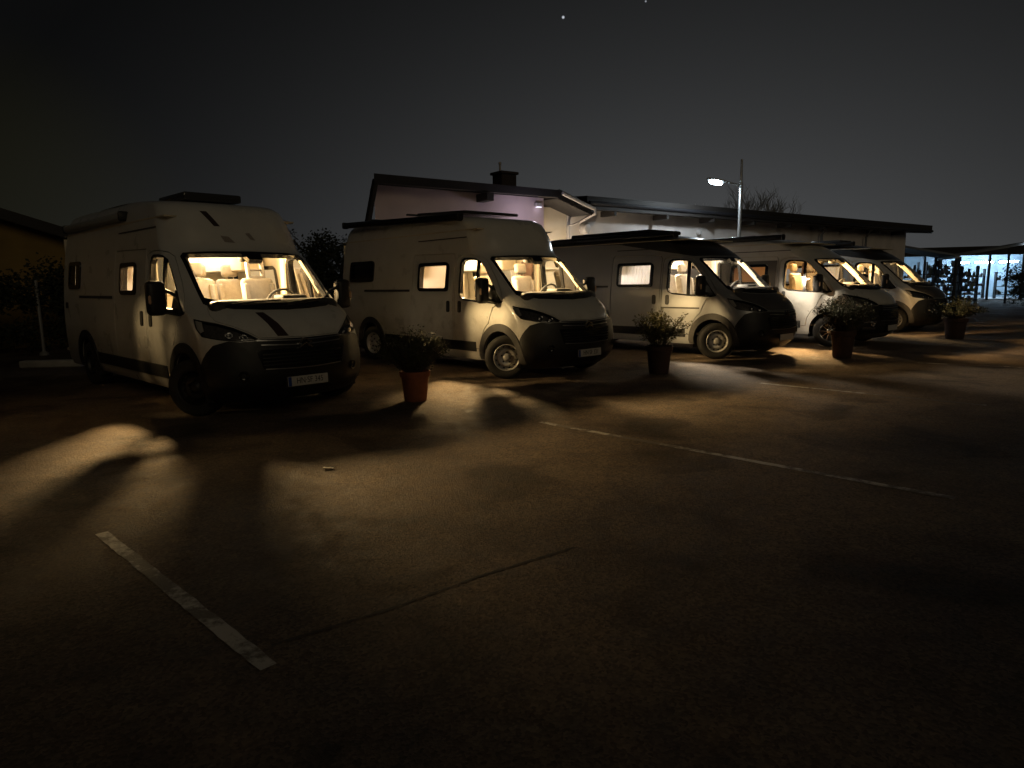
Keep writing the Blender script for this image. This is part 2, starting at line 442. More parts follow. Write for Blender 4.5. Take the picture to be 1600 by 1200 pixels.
def panel(sh, name, outer, holes=(), off=0.0, thick=0.02, mat=None, gu=.16, gc=.07, gz=.075):
    """triangulate the flat region outer minus holes and wrap it on the shell"""
    verts, edges = [], []
    for poly in [outer] + list(holes):
        b = len(verts); verts += [Vector(p) for p in poly]
        edges += [(b + i, b + (i + 1) % len(poly)) for i in range(len(poly))]
    xs = [p[0] for p in outer]; zs = [p[1] for p in outer]
    gx = []
    x = 0.0
    while x < 2 * LS + 2 * LC:
        gx.append(x); x += gc if LS - .3 < x < LS + 2 * LC + .3 else gu
    gzs = list(np.arange(.2, sh.zt - .1, gz)) + list(np.linspace(sh.zt - .1, sh.zt - .004, 8))
    G = np.array([(a, b) for a in gx for b in gzs if min(xs) < a < max(xs) and min(zs) < b < max(zs)])
    if len(G):
        keep = in_poly(G[:, 0], G[:, 1], outer)
        for h in holes: keep &= ~in_poly(G[:, 0], G[:, 1], h)
        E = np.array([[v.x, v.y] for v in verts])
        for q in G[keep]:
            if np.min(np.abs(E - q).max(axis=1)) > .018: verts.append(Vector(q))
    vo, eo, fo, *_ = delaunay_2d_cdt(verts, edges, [], 0, 1e-5)
    V = np.array([[v.x, v.y] for v in vo]); F = np.array([f for f in fo if len(f) == 3])
    C = V[F].mean(axis=1)
    ok = in_poly(C[:, 0], C[:, 1], outer)
    for h in holes: ok &= ~in_poly(C[:, 0], C[:, 1], h)
    F = F[ok]
    used = np.unique(F); remap = -np.ones(len(V), int); remap[used] = np.arange(len(used))
    V = V[used]; F = remap[F]
    # consistent winding
    A = V[F]
    cr_ = (A[:, 1, 0] - A[:, 0, 0]) * (A[:, 2, 1] - A[:, 0, 1]) - (A[:, 1, 1] - A[:, 0, 1]) * (A[:, 2, 0] - A[:, 0, 0])
    F[cr_ < 0] = F[cr_ < 0][:, ::-1]
    U = sh.unflat(V[:, 0]); Z = np.clip(V[:, 1], .2, sh.zt)
    P = sh.P(U, Z); N = sh.N(U, Z)
    T = P + N * off
    # orient: outward normals
    a, b, c = T[F[0, 0]], T[F[0, 1]], T[F[0, 2]]
    if np.dot(np.cross(b - a, c - a), N[F[0, 0]]) < 0: F = F[:, ::-1]
    faces = [tuple(int(i) for i in f) for f in F]
    allv = list(T); nn = list(N)
    if thick > 0:
        n = len(T); B = P + N * (off - thick)
        allv += list(B); nn += list(-N)
        faces += [tuple(int(i) + n for i in f[::-1]) for f in F]
        cnt = {}
        for f in F:
            for i in range(3):
                e = (int(f[i]), int(f[(i + 1) % 3])); k = (min(e), max(e)); cnt.setdefault(k, []).append(e)
        for k, es in cnt.items():
            if len(es) == 1:
                i, j = es[0]
                # own rim vertices so that the rim keeps hard edges
                m = len(allv)
                d = np.cross(T[j] - T[i], N[i]); d = d / (np.linalg.norm(d) + 1e-12)
                allv += [T[i], T[j], B[j], B[i]]; nn += [d] * 4
                faces.append((m + 1, m, m + 3, m + 2))
    return mesh_from(name, allv, faces, mat, True, nn)

# ---- outlines (right-hand side; x forward from the front axle, z up)
DOOR = [('s', -1.20, .44), ('s', -.50, .44), ('s', -.47, .62), ('s', -.38, .78), ('s', -.27, .88), ('s', -.22, 1.0), ('s', -.16, 1.12), ('s', .0, 1.20), ('s', .085, 1.235),
        ('s', -.03, 1.40), ('s', -.20, 1.60), ('s', -.38, 1.79), ('s', -.50, 1.90), ('s', -.62, 1.955), ('s', -.80, 1.985), ('s', -1.05, 1.985), ('s', -1.16, 1.95), ('s', -1.20, 1.88)]
DWIN = [('s', -1.06, 1.36), ('s', -1.03, 1.29), ('s', -.96, 1.255), ('s', -.60, 1.225), ('s', -.10, 1.205), ('s', .02, 1.225), ('s', -.10, 1.375),
        ('s', -.24, 1.545), ('s', -.42, 1.74), ('s', -.54, 1.85), ('s', -.64, 1.895), ('s', -.80, 1.915), ('s', -.96, 1.915), ('s', -1.03, 1.89), ('s', -1.06, 1.83)]
MTRI = [('s', -.32, 1.215), ('s', .01, 1.222), ('s', -.10, 1.37), ('s', -.20, 1.49)]
WSHIELD = [('f', -.845, 1.325), ('f', -.60, 1.265), ('f', -.3, 1.245), ('f', 0, 1.24), ('f', .3, 1.245), ('f', .60, 1.265), ('f', .845, 1.325),
           ('f', .815, 1.90), ('f', .77, 1.945), ('f', .5, 1.962), ('f', 0, 1.968), ('f', -.5, 1.962), ('f', -.77, 1.945), ('f', -.815, 1.90)]
WCLEAR = [('f', -.80, 1.40), ('f', -.60, 1.34), ('f', 0, 1.32), ('f', .60, 1.34), ('f', .80, 1.40),
          ('f', .775, 1.885), ('f', .73, 1.925), ('f', .11, 1.938), ('f', .09, 1.86), ('f', -.09, 1.86), ('f', -.11, 1.938), ('f', -.73, 1.925), ('f', -.775, 1.885)]
HOOD = [('f', -.50, .935), ('f', 0, .925), ('f', .50, .935), ('f', .58, .995), ('f', .72, 1.075), ('f', .84, 1.13), ('f', .86, 1.20), ('f', .83, 1.295),
        ('f', .60, 1.247), ('f', .3, 1.229), ('f', 0, 1.224), ('f', -.3, 1.229), ('f', -.60, 1.247), ('f', -.83, 1.295), ('f', -.86, 1.20), ('f', -.84, 1.13), ('f', -.72, 1.075), ('f', -.58, .995)]
HEAD = [('s', .27, 1.165), ('s', .36, 1.055), ('s', .47, .965), ('f', -.86, .925), ('f', -.70, .905), ('f', -.55, .91), ('f', -.515, .93), ('f', -.59, .985), ('f', -.72, 1.06), ('f', -.85, 1.115)]
BUMP = [('s', .30, .20), ('s', .42, .32), ('s', .455, .55), ('s', .47, .66), ('s', .545, .79), ('s', .60, .87), ('f', -.80, .915), ('f', -.70, .90), ('f', -.55, .905), ('f', -.50, .925), ('f', 0, .915),
        ('f', .50, .925), ('f', .55, .905), ('f', .70, .90), ('f', .80, .915), ('l', .60, .87), ('l', .545, .79), ('l', .47, .66), ('l', .455, .55), ('l', .42, .32), ('l', .30, .20), ('f', 0, .2)]
SLIDE = [('s', -2.52, .44), ('s', -1.23, .44), ('s', -1.23, 1.95), ('s', -1.27, 2.02), ('s', -2.48, 2.04), ('s', -2.52, 1.98)]
def arch(cx, r, n=20):
    return [('s', cx + r * math.cos(math.pi * k / n), .345 + r * math.sin(math.pi * k / n)) for k in range(n + 1)] + [('s', cx - r, .12), ('s', cx + r, .12)]
def rect(k, x0, x1, z0, z1):
    return [(k, x0, z0), (k, x1, z0), (k, x1, z1), (k, x0, z1)]
REAR_AXLE = -4.035

def tyre_mesh():
    if 'tyre' in CACHE: return CACHE['tyre']
    prof = [(.205, -.10), (.225, -.112), (.29, -.118), (.325, -.108), (.342, -.085), (.345, -.03), (.345, .03), (.342, .085), (.325, .108), (.29, .118), (.225, .112), (.205, .10)]
    CACHE['tyre'] = MB().lathe(prof + [prof[0]], 40).mesh('tyre', RUBBER, True, 50)
    return CACHE['tyre']
def rim_mesh(kind):
    k = 'rim' + kind
    if k in CACHE: return CACHE[k]
    m = MB()
    if kind in ('steel', 'black'):
        m.lathe([(.207, -.09), (.200, .108), (.207, .112), (.215, .104), (.212, .098), (.198, .096), (.190, .06), (.165, .035), (.150, .055), (.140, .075), (.118, .082), (.105, .078), (.075, .070), (.060, .078), (.045, .095), (.028, .098), (0, .098)], 36)
    else:
        m.lathe([(.207, -.09), (.200, .108), (.207, .112), (.215, .104), (.205, .098), (.195, .085), (.188, .02)], 36)
        m.lathe([(.062, .05), (.062, .088), (.05, .096), (0, .096)], 20)
        for i in range(10):
            a = 2 * math.pi * i / 10
            R = Matrix.Rotation(a, 3, 'Z')
            m.box(R @ Vector((.125, 0, .075)), (.145, .020, .024), R, .005, 1)
    CACHE[k] = m.mesh('rim', {'steel': STEEL, 'black': BLACK_PLASTIC}.get(kind, CHROME), True, 40)  # black copy of the rim puts the first van's wheel shade into colour
    return CACHE[k]
def rim_holes_mesh(kind):
    k = 'holes' + kind
    if k in CACHE: return CACHE[k]
    m = MB()
    if kind in ('steel', 'black'):
        for i in range(12):
            a = 2 * math.pi * (i + .5) / 12
            R = Matrix.Rotation(a, 4, 'Z')
            m.lathe([(0, .052), (.017, .051), (.018, .04)], 8, R @ Matrix.Translation((.176, 0, 0)) )
        for i in range(5):
            a = 2 * math.pi * (i + .2) / 5
            m.lathe([(0, .088), (.014, .0875), (.016, .07)], 8, Matrix.Rotation(a, 4, 'Z') @ Matrix.Translation((.082, 0, 0)))
    else:
        m.lathe([(0, -.02), (.195, -.02)], 28)
    CACHE[k] = m.mesh('rim_hole', BLACK_PLASTIC)
    return CACHE[k]

def seat(parent, loc, mat, rz=0.0, headrest_slots=False):
    def get(n, f):
        k = (n, mat.name)
        if k not in CACHE: CACHE[k] = f()
        return CACHE[k]
    tilt = Matrix.Rotation(rad(-10), 3, 'Y')
    b = add('seat', get('cushion', lambda: MB().box((0, 0, .42), (.50, .48, .16), None, .05, 3).box((-.02, 0, .20), (.40, .40, .32), None, .02, 1).mesh('cushion', mat, True)), parent, loc, (0, 0, rz))
    add('backrest', get('backrest', lambda: MB().box((-.28, 0, .80), (.13, .46, .68), tilt, .06, 3).box((-.25, .19, .78), (.15, .08, .56), tilt, .035, 2).box((-.25, -.19, .78), (.15, .08, .56), tilt, .035, 2).mesh('backrest', mat, True)), b)
    if headrest_slots:
        m = MB()
        m.box((-.37, 0, 1.37), (.07, .20, .07), tilt, .03, 2).box((-.345, 0, 1.14), (.09, .26, .05), tilt, .02, 2).box((-.36, .105, 1.25), (.08, .05, .24), tilt, .02, 2).box((-.36, -.105, 1.25), (.08, .05, .24), tilt, .02, 2).box((-.36, 0, 1.25), (.05, .18, .03), tilt, .01, 1)
        add('headrest', m.mesh('headrest', mat, True), b)
    else:
        add('headrest', get('headrest', lambda: MB().box((-.37, 0, 1.26), (.10, .25, .19), tilt, .045, 3).tube([(-.34, .05, 1.1), (-.36, .05, 1.2)], .008, 6).tube([(-.34, -.05, 1.1), (-.36, -.05, 1.2)], .008, 6).mesh('headrest', mat, True)), b)
    return b

def camper_van(name, label, loc, heading, cfg):
    """cfg: high, xr, paint, hood, roof paint, cladding, rim, plate, windows, lamp powers ..."""
    t = empty(name, (loc[0], loc[1], 0), heading)
    tag(t, label, 'camper van', 'camper vans parked in a row')
    high, xr = cfg.get('high', True), cfg.get('xr', -5.40)
    key0 = (high, xr)
    if ('shell', key0) not in CACHE: CACHE[('shell', key0)] = Shell(high, xr)
    sh = CACHE[('shell', key0)]
    L = lambda pts, step=.06: sh.loop(pts, step)
    paint = cfg['paint']; hoodp = cfg.get('hood', paint); bumper_m = cfg.get('bumper', BLACK_PLASTIC)
    lip = cfg.get('cladding', None)
    wins = cfg['windows']                       # list of (x0,x1,z0,z1,cover)
    def cached(key, f):
        if key not in CACHE: CACHE[key] = f()
        return CACHE[key]
    wkey = tuple(w[:4] for w in wins)
    door_p, dwin_p = L(DOOR), L(DWIN)
    door_l, dwin_l = L(mirror(DOOR)), L(mirror(DWIN))
    ws_p, hood_p, bump_p = L(WSHIELD), L(HOOD), L(BUMP)
    head_r, head_l = L(HEAD), L(mirror(HEAD))
    slide_p = L(SLIDE, .1)
    arches = [L(arch(0, .425)), L(arch(REAR_AXLE, .425)), L(mirror(arch(0, .425))), L(mirror(arch(REAR_AXLE, .425)))]
    win_p = []
    for (x0, x1, z0, z1, cov) in wins:
        win_p.append(L(rounded(rect('s', x0, x1, z0, z1), .05)))
    lwin = L(rounded(rect('l', -3.1, -1.45, 1.36, 1.80), .05)) if cfg.get('left_spill_window', True) else None  # unseen left window, enlarged to spill light onto the next van
    full = [(0.0, sh.zb), (2 * LS + 2 * LC, sh.zb), (2 * LS + 2 * LC, sh.zt - .003), (0.0, sh.zt - .003)]
    fullp = []
    for i in range(4):
        a, b = full[i], full[(i + 1) % 4]; n = 80 if i % 2 == 0 else 40
        fullp += [(a[0] + (b[0] - a[0]) * j / n, a[1] + (b[1] - a[1]) * j / n) for j in range(n)]
    in_slide = [p for p in win_p if SLIDE[0][1] < sh_x(sh, p) < SLIDE[1][1]]
    out_slide = [p for p in win_p if p not in in_slide]
    # --- outer body
    holes = [door_p, door_l, slide_p, ws_p, hood_p, bump_p, head_r, head_l] + arches + out_slide + ([lwin] if lwin else [])
    body = add('body', cached(('body', key0, wkey, paint.name), lambda: panel(sh, 'body', fullp, holes, 0, .022, paint)), t)
    # rear wall and roof skin
    def rear_roof():
        zs = np.linspace(sh.zb, sh.zt - .003, 24)
        R0 = sh.P(np.zeros(24), zs); L0 = sh.P(np.full(24, 4.0), zs)
        v = list(R0) + list(L0); f = [(i, 24 + i, 25 + i, i + 1) for i in range(23)]
        us = np.concatenate([np.linspace(0, 1, 20), np.linspace(1.05, 2, 20)])
        A = sh.P(us, np.full(40, sh.zt - .003)); B = sh.P(4 - us, np.full(40, sh.zt - .003))
        b = len(v); v += list(A) + list(B)
        f += [(b + i, b + i + 1, b + 41 + i, b + 40 + i) for i in range(39)]
        return mesh_from('roof', v, f, cfg.get('roof', paint), False)
    add('roof', cached(('rr', key0, cfg.get('roof', paint).name), rear_roof), t)
    if cfg.get('roof'):
        # dark painted roof cap wrapped over the upper shell
        zc = cfg.get('roof_z', 2.28)
        rp = [(0.0, zc + .06), (LS * .7, zc), (LS * .97, 2.05), (LS + LC * .35, 1.975), (LS + LC, 1.985), (LS + LC * 1.65, 1.975), (LS * 1.03 + 2 * LC, 2.05), (LS * 1.3 + 2 * LC, zc), (2 * LS + 2 * LC, zc + .06), (2 * LS + 2 * LC, sh.zt - .004), (0, sh.zt - .004)]
        dp = []
        for i in range(len(rp)):
            a, b = rp[i], rp[(i + 1) % len(rp)]; n = max(1, int(math.hypot(a[0] - b[0], a[1] - b[1]) / .12))
            dp += [(a[0] + (b[0] - a[0]) * j / n, a[1] + (b[1] - a[1]) * j / n) for j in range(n)]
        add('roof_cap', cached(('cap', key0, cfg['roof'].name), lambda: panel(sh, 'roof_cap', dp, (), .004, 0, cfg['roof'])), t)
    # --- doors
    for nm, dp, wp, sgn in (('door', door_p, dwin_p, -1), ('door', door_l, dwin_l, 1)):
        d = add('door', cached(('door', key0, sgn, paint.name), lambda: panel(sh, 'door', inset(dp, .011), [wp], 0, .03, paint)), t)
        seal = cached(('seal', key0, sgn), lambda: panel(sh, 'window_seal', inset(wp, -.018), [inset(wp, .016)], .004, .06, GLOSS_BLACK))
        add('window_seal', seal, d)
        add('window_pane', cached(('dpane', key0, sgn), lambda: panel(sh, 'window_pane', inset(wp, .012), [], -.012, 0, GLASS)), d)
        k = 's' if sgn < 0 else 'l'
        add('window_divider', cached(('ddiv', key0, sgn), lambda: panel(sh, 'window_divider', L([(k, -.60, 1.23), (k, -.535, 1.23), (k, -.565, 1.86), (k, -.63, 1.89)]), [], .003, .03, GLOSS_BLACK)), d)
        tri = L(MTRI if sgn < 0 else mirror(MTRI))
        add('mirror_base', cached(('mtri', key0, sgn), lambda: panel(sh, 'mirror_base', tri, [], .014, .04, BLACK_PLASTIC)), d)
        add('handle', cached(('dhan', key0, sgn), lambda: panel(sh, 'handle', L(rounded(rect(k, -1.085, -1.005, 1.03, 1.225), .035)), [], .016, .016, BLACK_PLASTIC)), d)
        # belt crease
        add('rub_strip', cached(('rub', key0, sgn, cfg.get('strip', paint).name), lambda: panel(sh, 'rub_strip', L(rect(k, -1.185, -.30, .955, .985)), [], .006, .006, cfg.get('strip', paint))), d)
        # wing mirror
        mm = MB()
        mm.box((-.02, 0, .215), (.14, .205, .40), None, .055, 3)
        mirr = add('wing_mirror', cached('mirror_housing', lambda: mm.mesh('wing_mirror', BLACK_PLASTIC, True)), t, (-.13, sgn * 1.235, 1.185))
        add('mirror_glass', cached('mirror_glass', lambda: MB().box((-.092, 0, .245), (.006, .165, .27), None, .02, 1).box((-.092, 0, .075), (.006, .165, .06), None, .012, 1).mesh('mirror_glass', CHROME)), mirr)
        add('mirror_arm', cached(('mirror_arm', sgn), lambda: MB().tube([(.0, -sgn * .08, .08), (.0, -sgn * .16, .06), (-.02, -sgn * .235, .07)], .032, 8).tube([(.0, -sgn * .08, .31), (-.02, -sgn * .16, .28), (-.06, -sgn * .25, .22)], .022, 8).mesh('mirror_arm', BLACK_PLASTIC, True)), mirr)
        add('indicator', cached(('mind', sgn), lambda: MB().box((.045, sgn * .085, .2), (.03, .03, .10), None, .012, 1).mesh('indicator', principled('indicator_lens', (.65, .45, .3), .2))), mirr)
    sd = add('sliding_door', cached(('slide', key0, wkey, paint.name), lambda: panel(sh, 'sliding_door', inset(slide_p, .011), in_slide, 0, .03, paint)), t)
    add('handle', cached(('shan', key0), lambda: panel(sh, 'handle', L(rounded(rect('s', -1.41, -1.33, 1.03, 1.225), .035)), [], .016, .016, BLACK_PLASTIC)), sd)
    add('slide_rail', cached(('rail', key0), lambda: panel(sh, 'slide_rail', L(rect('s', -4.28, -2.60, 1.375, 1.415), .15), [], .008, .008, CLADDING)), body)
    add('fuel_flap', cached(('flap', key0), lambda: panel(sh, 'socket_flap', L(rounded(rect('s', -5.08, -4.95, 1.20, 1.30), .03)), [], .010, .010, BLACK_PLASTIC)), body).name = 'socket_flap'
    add('crease_rail', cached(('crease', key0), lambda: panel(sh, 'gutter_rail', L(rect('s', -2.42, -.98, 2.268 if high else 2.14, 2.285 if high else 2.156), .15), [], .008, .008, CLADDING)), body).name = 'gutter_rail'
    # --- side windows with covers
    for (x0, x1, z0, z1, cov), wp in zip(wins, win_p):
        par = sd if wp in in_slide else body
        kk = (key0, x0, x1, z0, z1)
        w = add('side_window', cached(('swf',) + kk, lambda: panel(sh, 'window_frame', inset(wp, -.03), [inset(wp, .028)], .022, .085, GLOSS_BLACK)), par)
        add('pane', cached(('swp',) + kk, lambda: panel(sh, 'pane', inset(wp, .025), [], .012, 0, GLASS)), w)
        if cov is not None:
            add('blind', cached(('swb', cov.name) + kk, lambda: curtain_mesh(x0, x1, z0, z1, sh, cov)), w)
    if lwin:
        w = add('side_window', cached(('lwf', key0), lambda: panel(sh, 'window_frame', inset(lwin, -.03), [inset(lwin, .028)], .022, .085, GLOSS_BLACK)), body)
        add('pane', cached(('lwp', key0), lambda: panel(sh, 'pane', inset(lwin, .025), [], .012, 0, GLASS)), w)
    # --- hood, windscreen, front
    hd = add('hood', cached(('hood', key0, hoodp.name), lambda: panel(sh, 'hood', inset(hood_p, .004), [], .004, .02, hoodp)), t)
    if cfg.get('stripe'):
        add('hood_stripe', cached(('stripe', key0), lambda: panel(sh, 'hood_stripe', L([('f', -.30, .945), ('f', -.17, .945), ('f', -.24, 1.09), ('f', -.33, 1.215), ('f', -.42, 1.215), ('f', -.36, 1.09)]), [], .0065, 0, BLUEDARK)), hd)
        for q in ([('f', -.345, 2.28), ('f', -.27, 2.28), ('f', -.38, 2.47), ('f', -.46, 2.47)], [('f', -.27, 2.08), ('f', -.14, 2.07), ('f', -.20, 2.15), ('f', -.30, 2.16)], [('f', .08, 2.12), ('f', .14, 2.11), ('f', .09, 2.21), ('f', .03, 2.20)]):
            add('roof_decal', panel(sh, 'roof_decal', L(q), [], .003, 0, BLUEDARK if q[0][2] > 2.25 else principled('faded_decal', (.34, .30, .27), .5)), body)
    ws = add('windscreen', cached(('ws', key0), lambda: panel(sh, 'windscreen', inset(ws_p, .004), [], -.004, 0, GLASS)), t)
    add('windscreen_border', cached(('wsb', key0), lambda: panel(sh, 'windscreen_border', inset(ws_p, .002), [L(WCLEAR)], -.002, .06, GLOSS_BLACK)), ws)
    cowl = L([('f', -.835, 1.315), ('f', -.6, 1.262), ('f', 0, 1.237), ('f', .6, 1.262), ('f', .835, 1.315), ('f', .80, 1.345), ('f', .6, 1.295), ('f', 0, 1.272), ('f', -.6, 1.295), ('f', -.80, 1.345)])
    add('cowl', cached(('cowl', key0), lambda: panel(sh, 'cowl', cowl, [], .02, .05, BLACK_PLASTIC)), ws)
    for y0, y1 in ((-.62, -.02), (.05, .68)):
        pts = [(sh.P(np.array(sh.front(y, z)), np.array(z)) + sh.N(np.array(sh.front(y, z)), np.array(z)) * .022) for y, z in ((y0, 1.30), (y0 + (y1 - y0) * .5, 1.325), (y1, 1.335))]
        add('wiper', MB().tube(pts, .011, 6).mesh('wiper', BLACK_PLASTIC), ws)
    for hp, sgn in ((head_r, -1), (head_l, 1)):
        hl = add('headlight', cached(('hlh', key0, sgn), lambda: panel(sh, 'headlight', hp, [], -.05, .01, principled('headlamp_housing', (.16, .15, .145), .35, metal=.4, noise=.4, nscale=30))), t)
        add('lens', cached(('hll', key0, sgn), lambda: panel(sh, 'lens', inset(hp, .003), [], .003, 0, LAMPGLASS)), hl)
        add('lamp_rim', cached(('hlr', key0, sgn), lambda: panel(sh, 'lamp_rim', inset(hp, .001), [inset(hp, .012)], .004, .05, BLACK_PLASTIC)), hl)
        for (yy, zz, rr_) in ((.66, .965, .045), (.79, .995, .042)):
            u = sh.front(sgn * yy, zz); p = sh.P(np.array(u), np.array(zz)); n = sh.N(np.array(u), np.array(zz))
            M = Matrix.Translation(Vector(p) - Vector(n) * .045) @ Vector((0, 0, 1)).rotation_difference(Vector((.9, sgn * .25, .1)).normalized()).to_matrix().to_4x4()
            add('reflector', MB().lathe([(rr_, .035), (rr_ * .9, .02), (rr_ * .55, .004), (.012, .0), (0, .01)], 16, M).mesh('reflector', CHROME, True), hl)
        k = 's' if sgn < 0 else 'l'
        ind = L([(k, .285, 1.15), (k, .35, 1.065), (k, .42, 1.005), (k, .46, 1.03), (k, .37, 1.14)])
        add('indicator_lens', cached(('hli', key0, sgn), lambda: panel(sh, 'indicator_lens', ind, [], -.012, .01, principled('clear_lens', (.72, .68, .62), .2))), hl)
    bp = add('bumper', cached(('bump', key0, bumper_m.name), lambda: panel(sh, 'bumper', inset(bump_p, .003), [], .012, .03, bumper_m)), t)
    # lower intake recess frames, grille bars, fog lamps, skid
    lower = L([('f', -.50, .585), ('f', .50, .585), ('f', .56, .80), ('f', -.56, .80)])
    add('grille', cached(('gril', key0), lambda: panel(sh, 'grille', lower, [], .016, .004, GLOSS_BLACK)), bp)
    for z in (.62, .66, .70, .74):
        add('grille_slat', cached(('slat', key0, z), lambda: panel(sh, 'grille_slat', L([('f', -.50, z), ('f', .50, z), ('f', .50, z + .014), ('f', -.50, z + .014)], .1), [], .028, .014, BLACK_PLASTIC)), bp)
    for z, hw, mt in ((.888, .54, DARK_CHROME), (.838, .50, DARK_CHROME), (.565, .48, DARK_CHROME)):
        if cfg.get('front') != 'plain' or z < .6:
            add('grille_bar', cached(('gbar', key0, z), lambda: panel(sh, 'grille_bar', L([('f', -hw, z + .012), ('f', -.13, z - (.004 if z > .6 else 0)), ('f', .13, z - (.004 if z > .6 else 0)), ('f', hw, z + .012), ('f', hw, z + .024), ('f', .13, z + .009), ('f', -.13, z + .009), ('f', -hw, z + .024)], .1), [], .026, .014, mt)), bp)
    if cfg.get('front') == 'plain':
        for z in (.80, .845, .885):
            add('grille_bar', cached(('gbarp', key0, z), lambda: panel(sh, 'grille_bar', L(rect('f', -.42, .42, z, z + .018), .1), [], .026, .014, DARK_CHROME)), bp)
        for sgn in (-1, 1):
            for q, (z, hh) in enumerate(((.40, .05), (.55, .028), (.66, .028))):
                y0 = sgn * .62; y1 = sgn * .88
                add('corner_trim', panel(sh, 'corner_trim', L([('f', min(y0, y1), z), ('f', max(y0, y1), z), ('f', max(y0, y1), z + hh), ('f', min(y0, y1), z + hh)], .05), [], .022, .012, CHROME), bp)
        add('skid_plate', panel(sh, 'skid_plate', L([('f', -.75, .27), ('f', .75, .27), ('f', .72, .33), ('f', -.72, .33)], .08), [], .03, .02, CHROME), bp)
    else:
        # double chevron between the bars
        def chev():
            m = MB()
            for dz in (0, .052):
                for sg in (-1, 1):
                    for i in range(4):
                        pass
                out = [(-.085, .815 + dz), (0, .872 + dz), (.085, .815 + dz), (.085, .795 + dz), (0, .848 + dz), (-.085, .795 + dz)]
                m.prism(out, 'x', .940 - dz * .30, .978 - dz * .30)
            return m.mesh('emblem', CHROME)
        add('emblem', cached('chevrons', chev), bp)
    for sgn in (-1, 1):
        y0 = sgn * .70
        u = sh.front(y0, .52); p = Vector(sh.P(np.array(u), np.array(.52))); n = Vector(sh.N(np.array(u), np.array(.52)))
        M = Matrix.Translation(p + n * .012) @ Vector((0, 0, 1)).rotation_difference(n).to_matrix().to_4x4()
        add('fog_lamp', MB().lathe([(.060, 0), (.058, .014), (.046, .016), (.042, .004), (.02, -.004), (0, .0)], 18, M).mesh('fog_lamp', CHROME if cfg.get('front') == 'plain' else GLOSS_BLACK, True), bp)
    # number plate
    pl = add('number_plate', cached('plate', lambda: MB().box((0, 0, 0), (.012, .52, .115), None, .004, 1).mesh('number_plate', PLATE_WHITE)), t, (.978, 0, .415), (0, rad(-3), 0))
    add('plate_holder', cached('plateh', lambda: MB().box((-.012, 0, 0), (.014, .56, .145), None, .004, 1).mesh('plate_holder', BLACK_PLASTIC)), pl)
    if cfg.get('plate'):
        add('country_band', cached('plateb', lambda: MB().box((.0065, -.237, 0), (.002, .040, .108)).mesh('country_band', PLATE_BLUE)), pl)
        tm = text_mesh(cfg['plate'], .098, .80, .0008, PLATE_TEXT)
        add('plate_lettering', tm, pl, (.0075, .02, 0), (rad(90), 0, rad(90)))
    # --- wheels and arches
    for ax in (0, REAR_AXLE):
        for sgn in (-1, 1):
            wk = add('wheel', cached('hub', lambda: MB().lathe([(.20, -.10), (.20, -.095), (.06, -.09), (0, -.09)], 20).mesh('wheel_hub', BLACK_PLASTIC)), t, (ax, sgn * .895, .345), (rad(-90) * sgn, random.uniform(0, 6), 0))
            wk.rotation_euler = (rad(90) if sgn < 0 else rad(-90), 0, random.uniform(0, 1))
            wk.rotation_mode = 'XYZ'
            add('tyre', tyre_mesh(), wk); add('rim', rim_mesh(cfg.get('rim', 'steel')), wk); tag(add('rim_opening', rim_holes_mesh(cfg.get('rim', 'steel')), wk), kind='stuff')
            def well():
                m = MB(); n = 18; a = []; b = []
                y0, y1 = -.99, -.62
                for k in range(n + 1):
                    an = math.pi * k / n
                    a.append((.44 * math.cos(an), .345 + .44 * math.sin(an)))
                pts = [(a[0][0], .2)] + a + [(a[-1][0], .2)]
                for i in range(len(pts) - 1):
                    m.poly([(pts[i][0], y0, pts[i][1]), (pts[i + 1][0], y0, pts[i + 1][1]), (pts[i + 1][0], y1, pts[i + 1][1]), (pts[i][0], y1, pts[i][1])])
                m.poly([(p[0], y1, p[1]) for p in pts])
                return m.mesh('wheel_well', BLACK_PLASTIC)
            wl_ = add('wheel_well', cached('well', well), t, (ax, 0, 0)); wl_.scale = (1, -sgn, 1)
            if lip:
                k = 's' if sgn < 0 else 'l'
                ring = [(k, ax + .535 * math.cos(math.pi * q / 20), .345 + .535 * math.sin(math.pi * q / 20)) for q in range(21)]
                inn = [(k, ax + .42 * math.cos(math.pi * q / 20), .345 + .42 * math.sin(math.pi * q / 20)) for q in range(20, -1, -1)]
                poly = [(k, ax + .52, .28)] + ring + [(k, ax - .52, .28), (k, ax - .42, .28)] + inn + [(k, ax + .42, .28)]
                if ax == 0: poly = [(kk, min(x_, .56), z_) for kk, x_, z_ in poly]
                add('wheel_arch_trim', cached(('lip', key0, ax, sgn, lip.name), lambda: panel(sh, 'wheel_arch_trim', L(poly, .08), [], .02, .03, lip, gc=.2, gz=.2, gu=.3)), body)
    for k in ('s', 'l'):
        add('side_skirt', cached(('skirt', key0, k), lambda: panel(sh, 'side_skirt', L(rect(k, -3.50, -.62, .40, .56), .12), [], .012, .012, BLACK_PLASTIC)), body)
    add('chassis', cached(('chas', xr), lambda: MB().box((xr / 2 + .2, 0, .34), (abs(xr) + .6, 1.5, .16), None, .03, 1).mesh('chassis', BLACK_PLASTIC)), t)
    # --- interior
    lin_holes = [L(arch(0, .445)), L(arch(REAR_AXLE, .445)), L(mirror(arch(0, .445))), L(mirror(arch(REAR_AXLE, .445))), dwin_p, dwin_l, L(WCLEAR)] + win_p + ([lwin] if lwin else [])
    lo = [(0.0, .50), (2 * LS + 2 * LC, .50), (2 * LS + 2 * LC, sh.zt - .02), (0.0, sh.zt - .02)]
    lop = []
    for i in range(4):
        a, b = lo[i], lo[(i + 1) % 4]; n = 50 if i % 2 == 0 else 20
        lop += [(a[0] + (b[0] - a[0]) * j / n, a[1] + (b[1] - a[1]) * j / n) for j in range(n)]
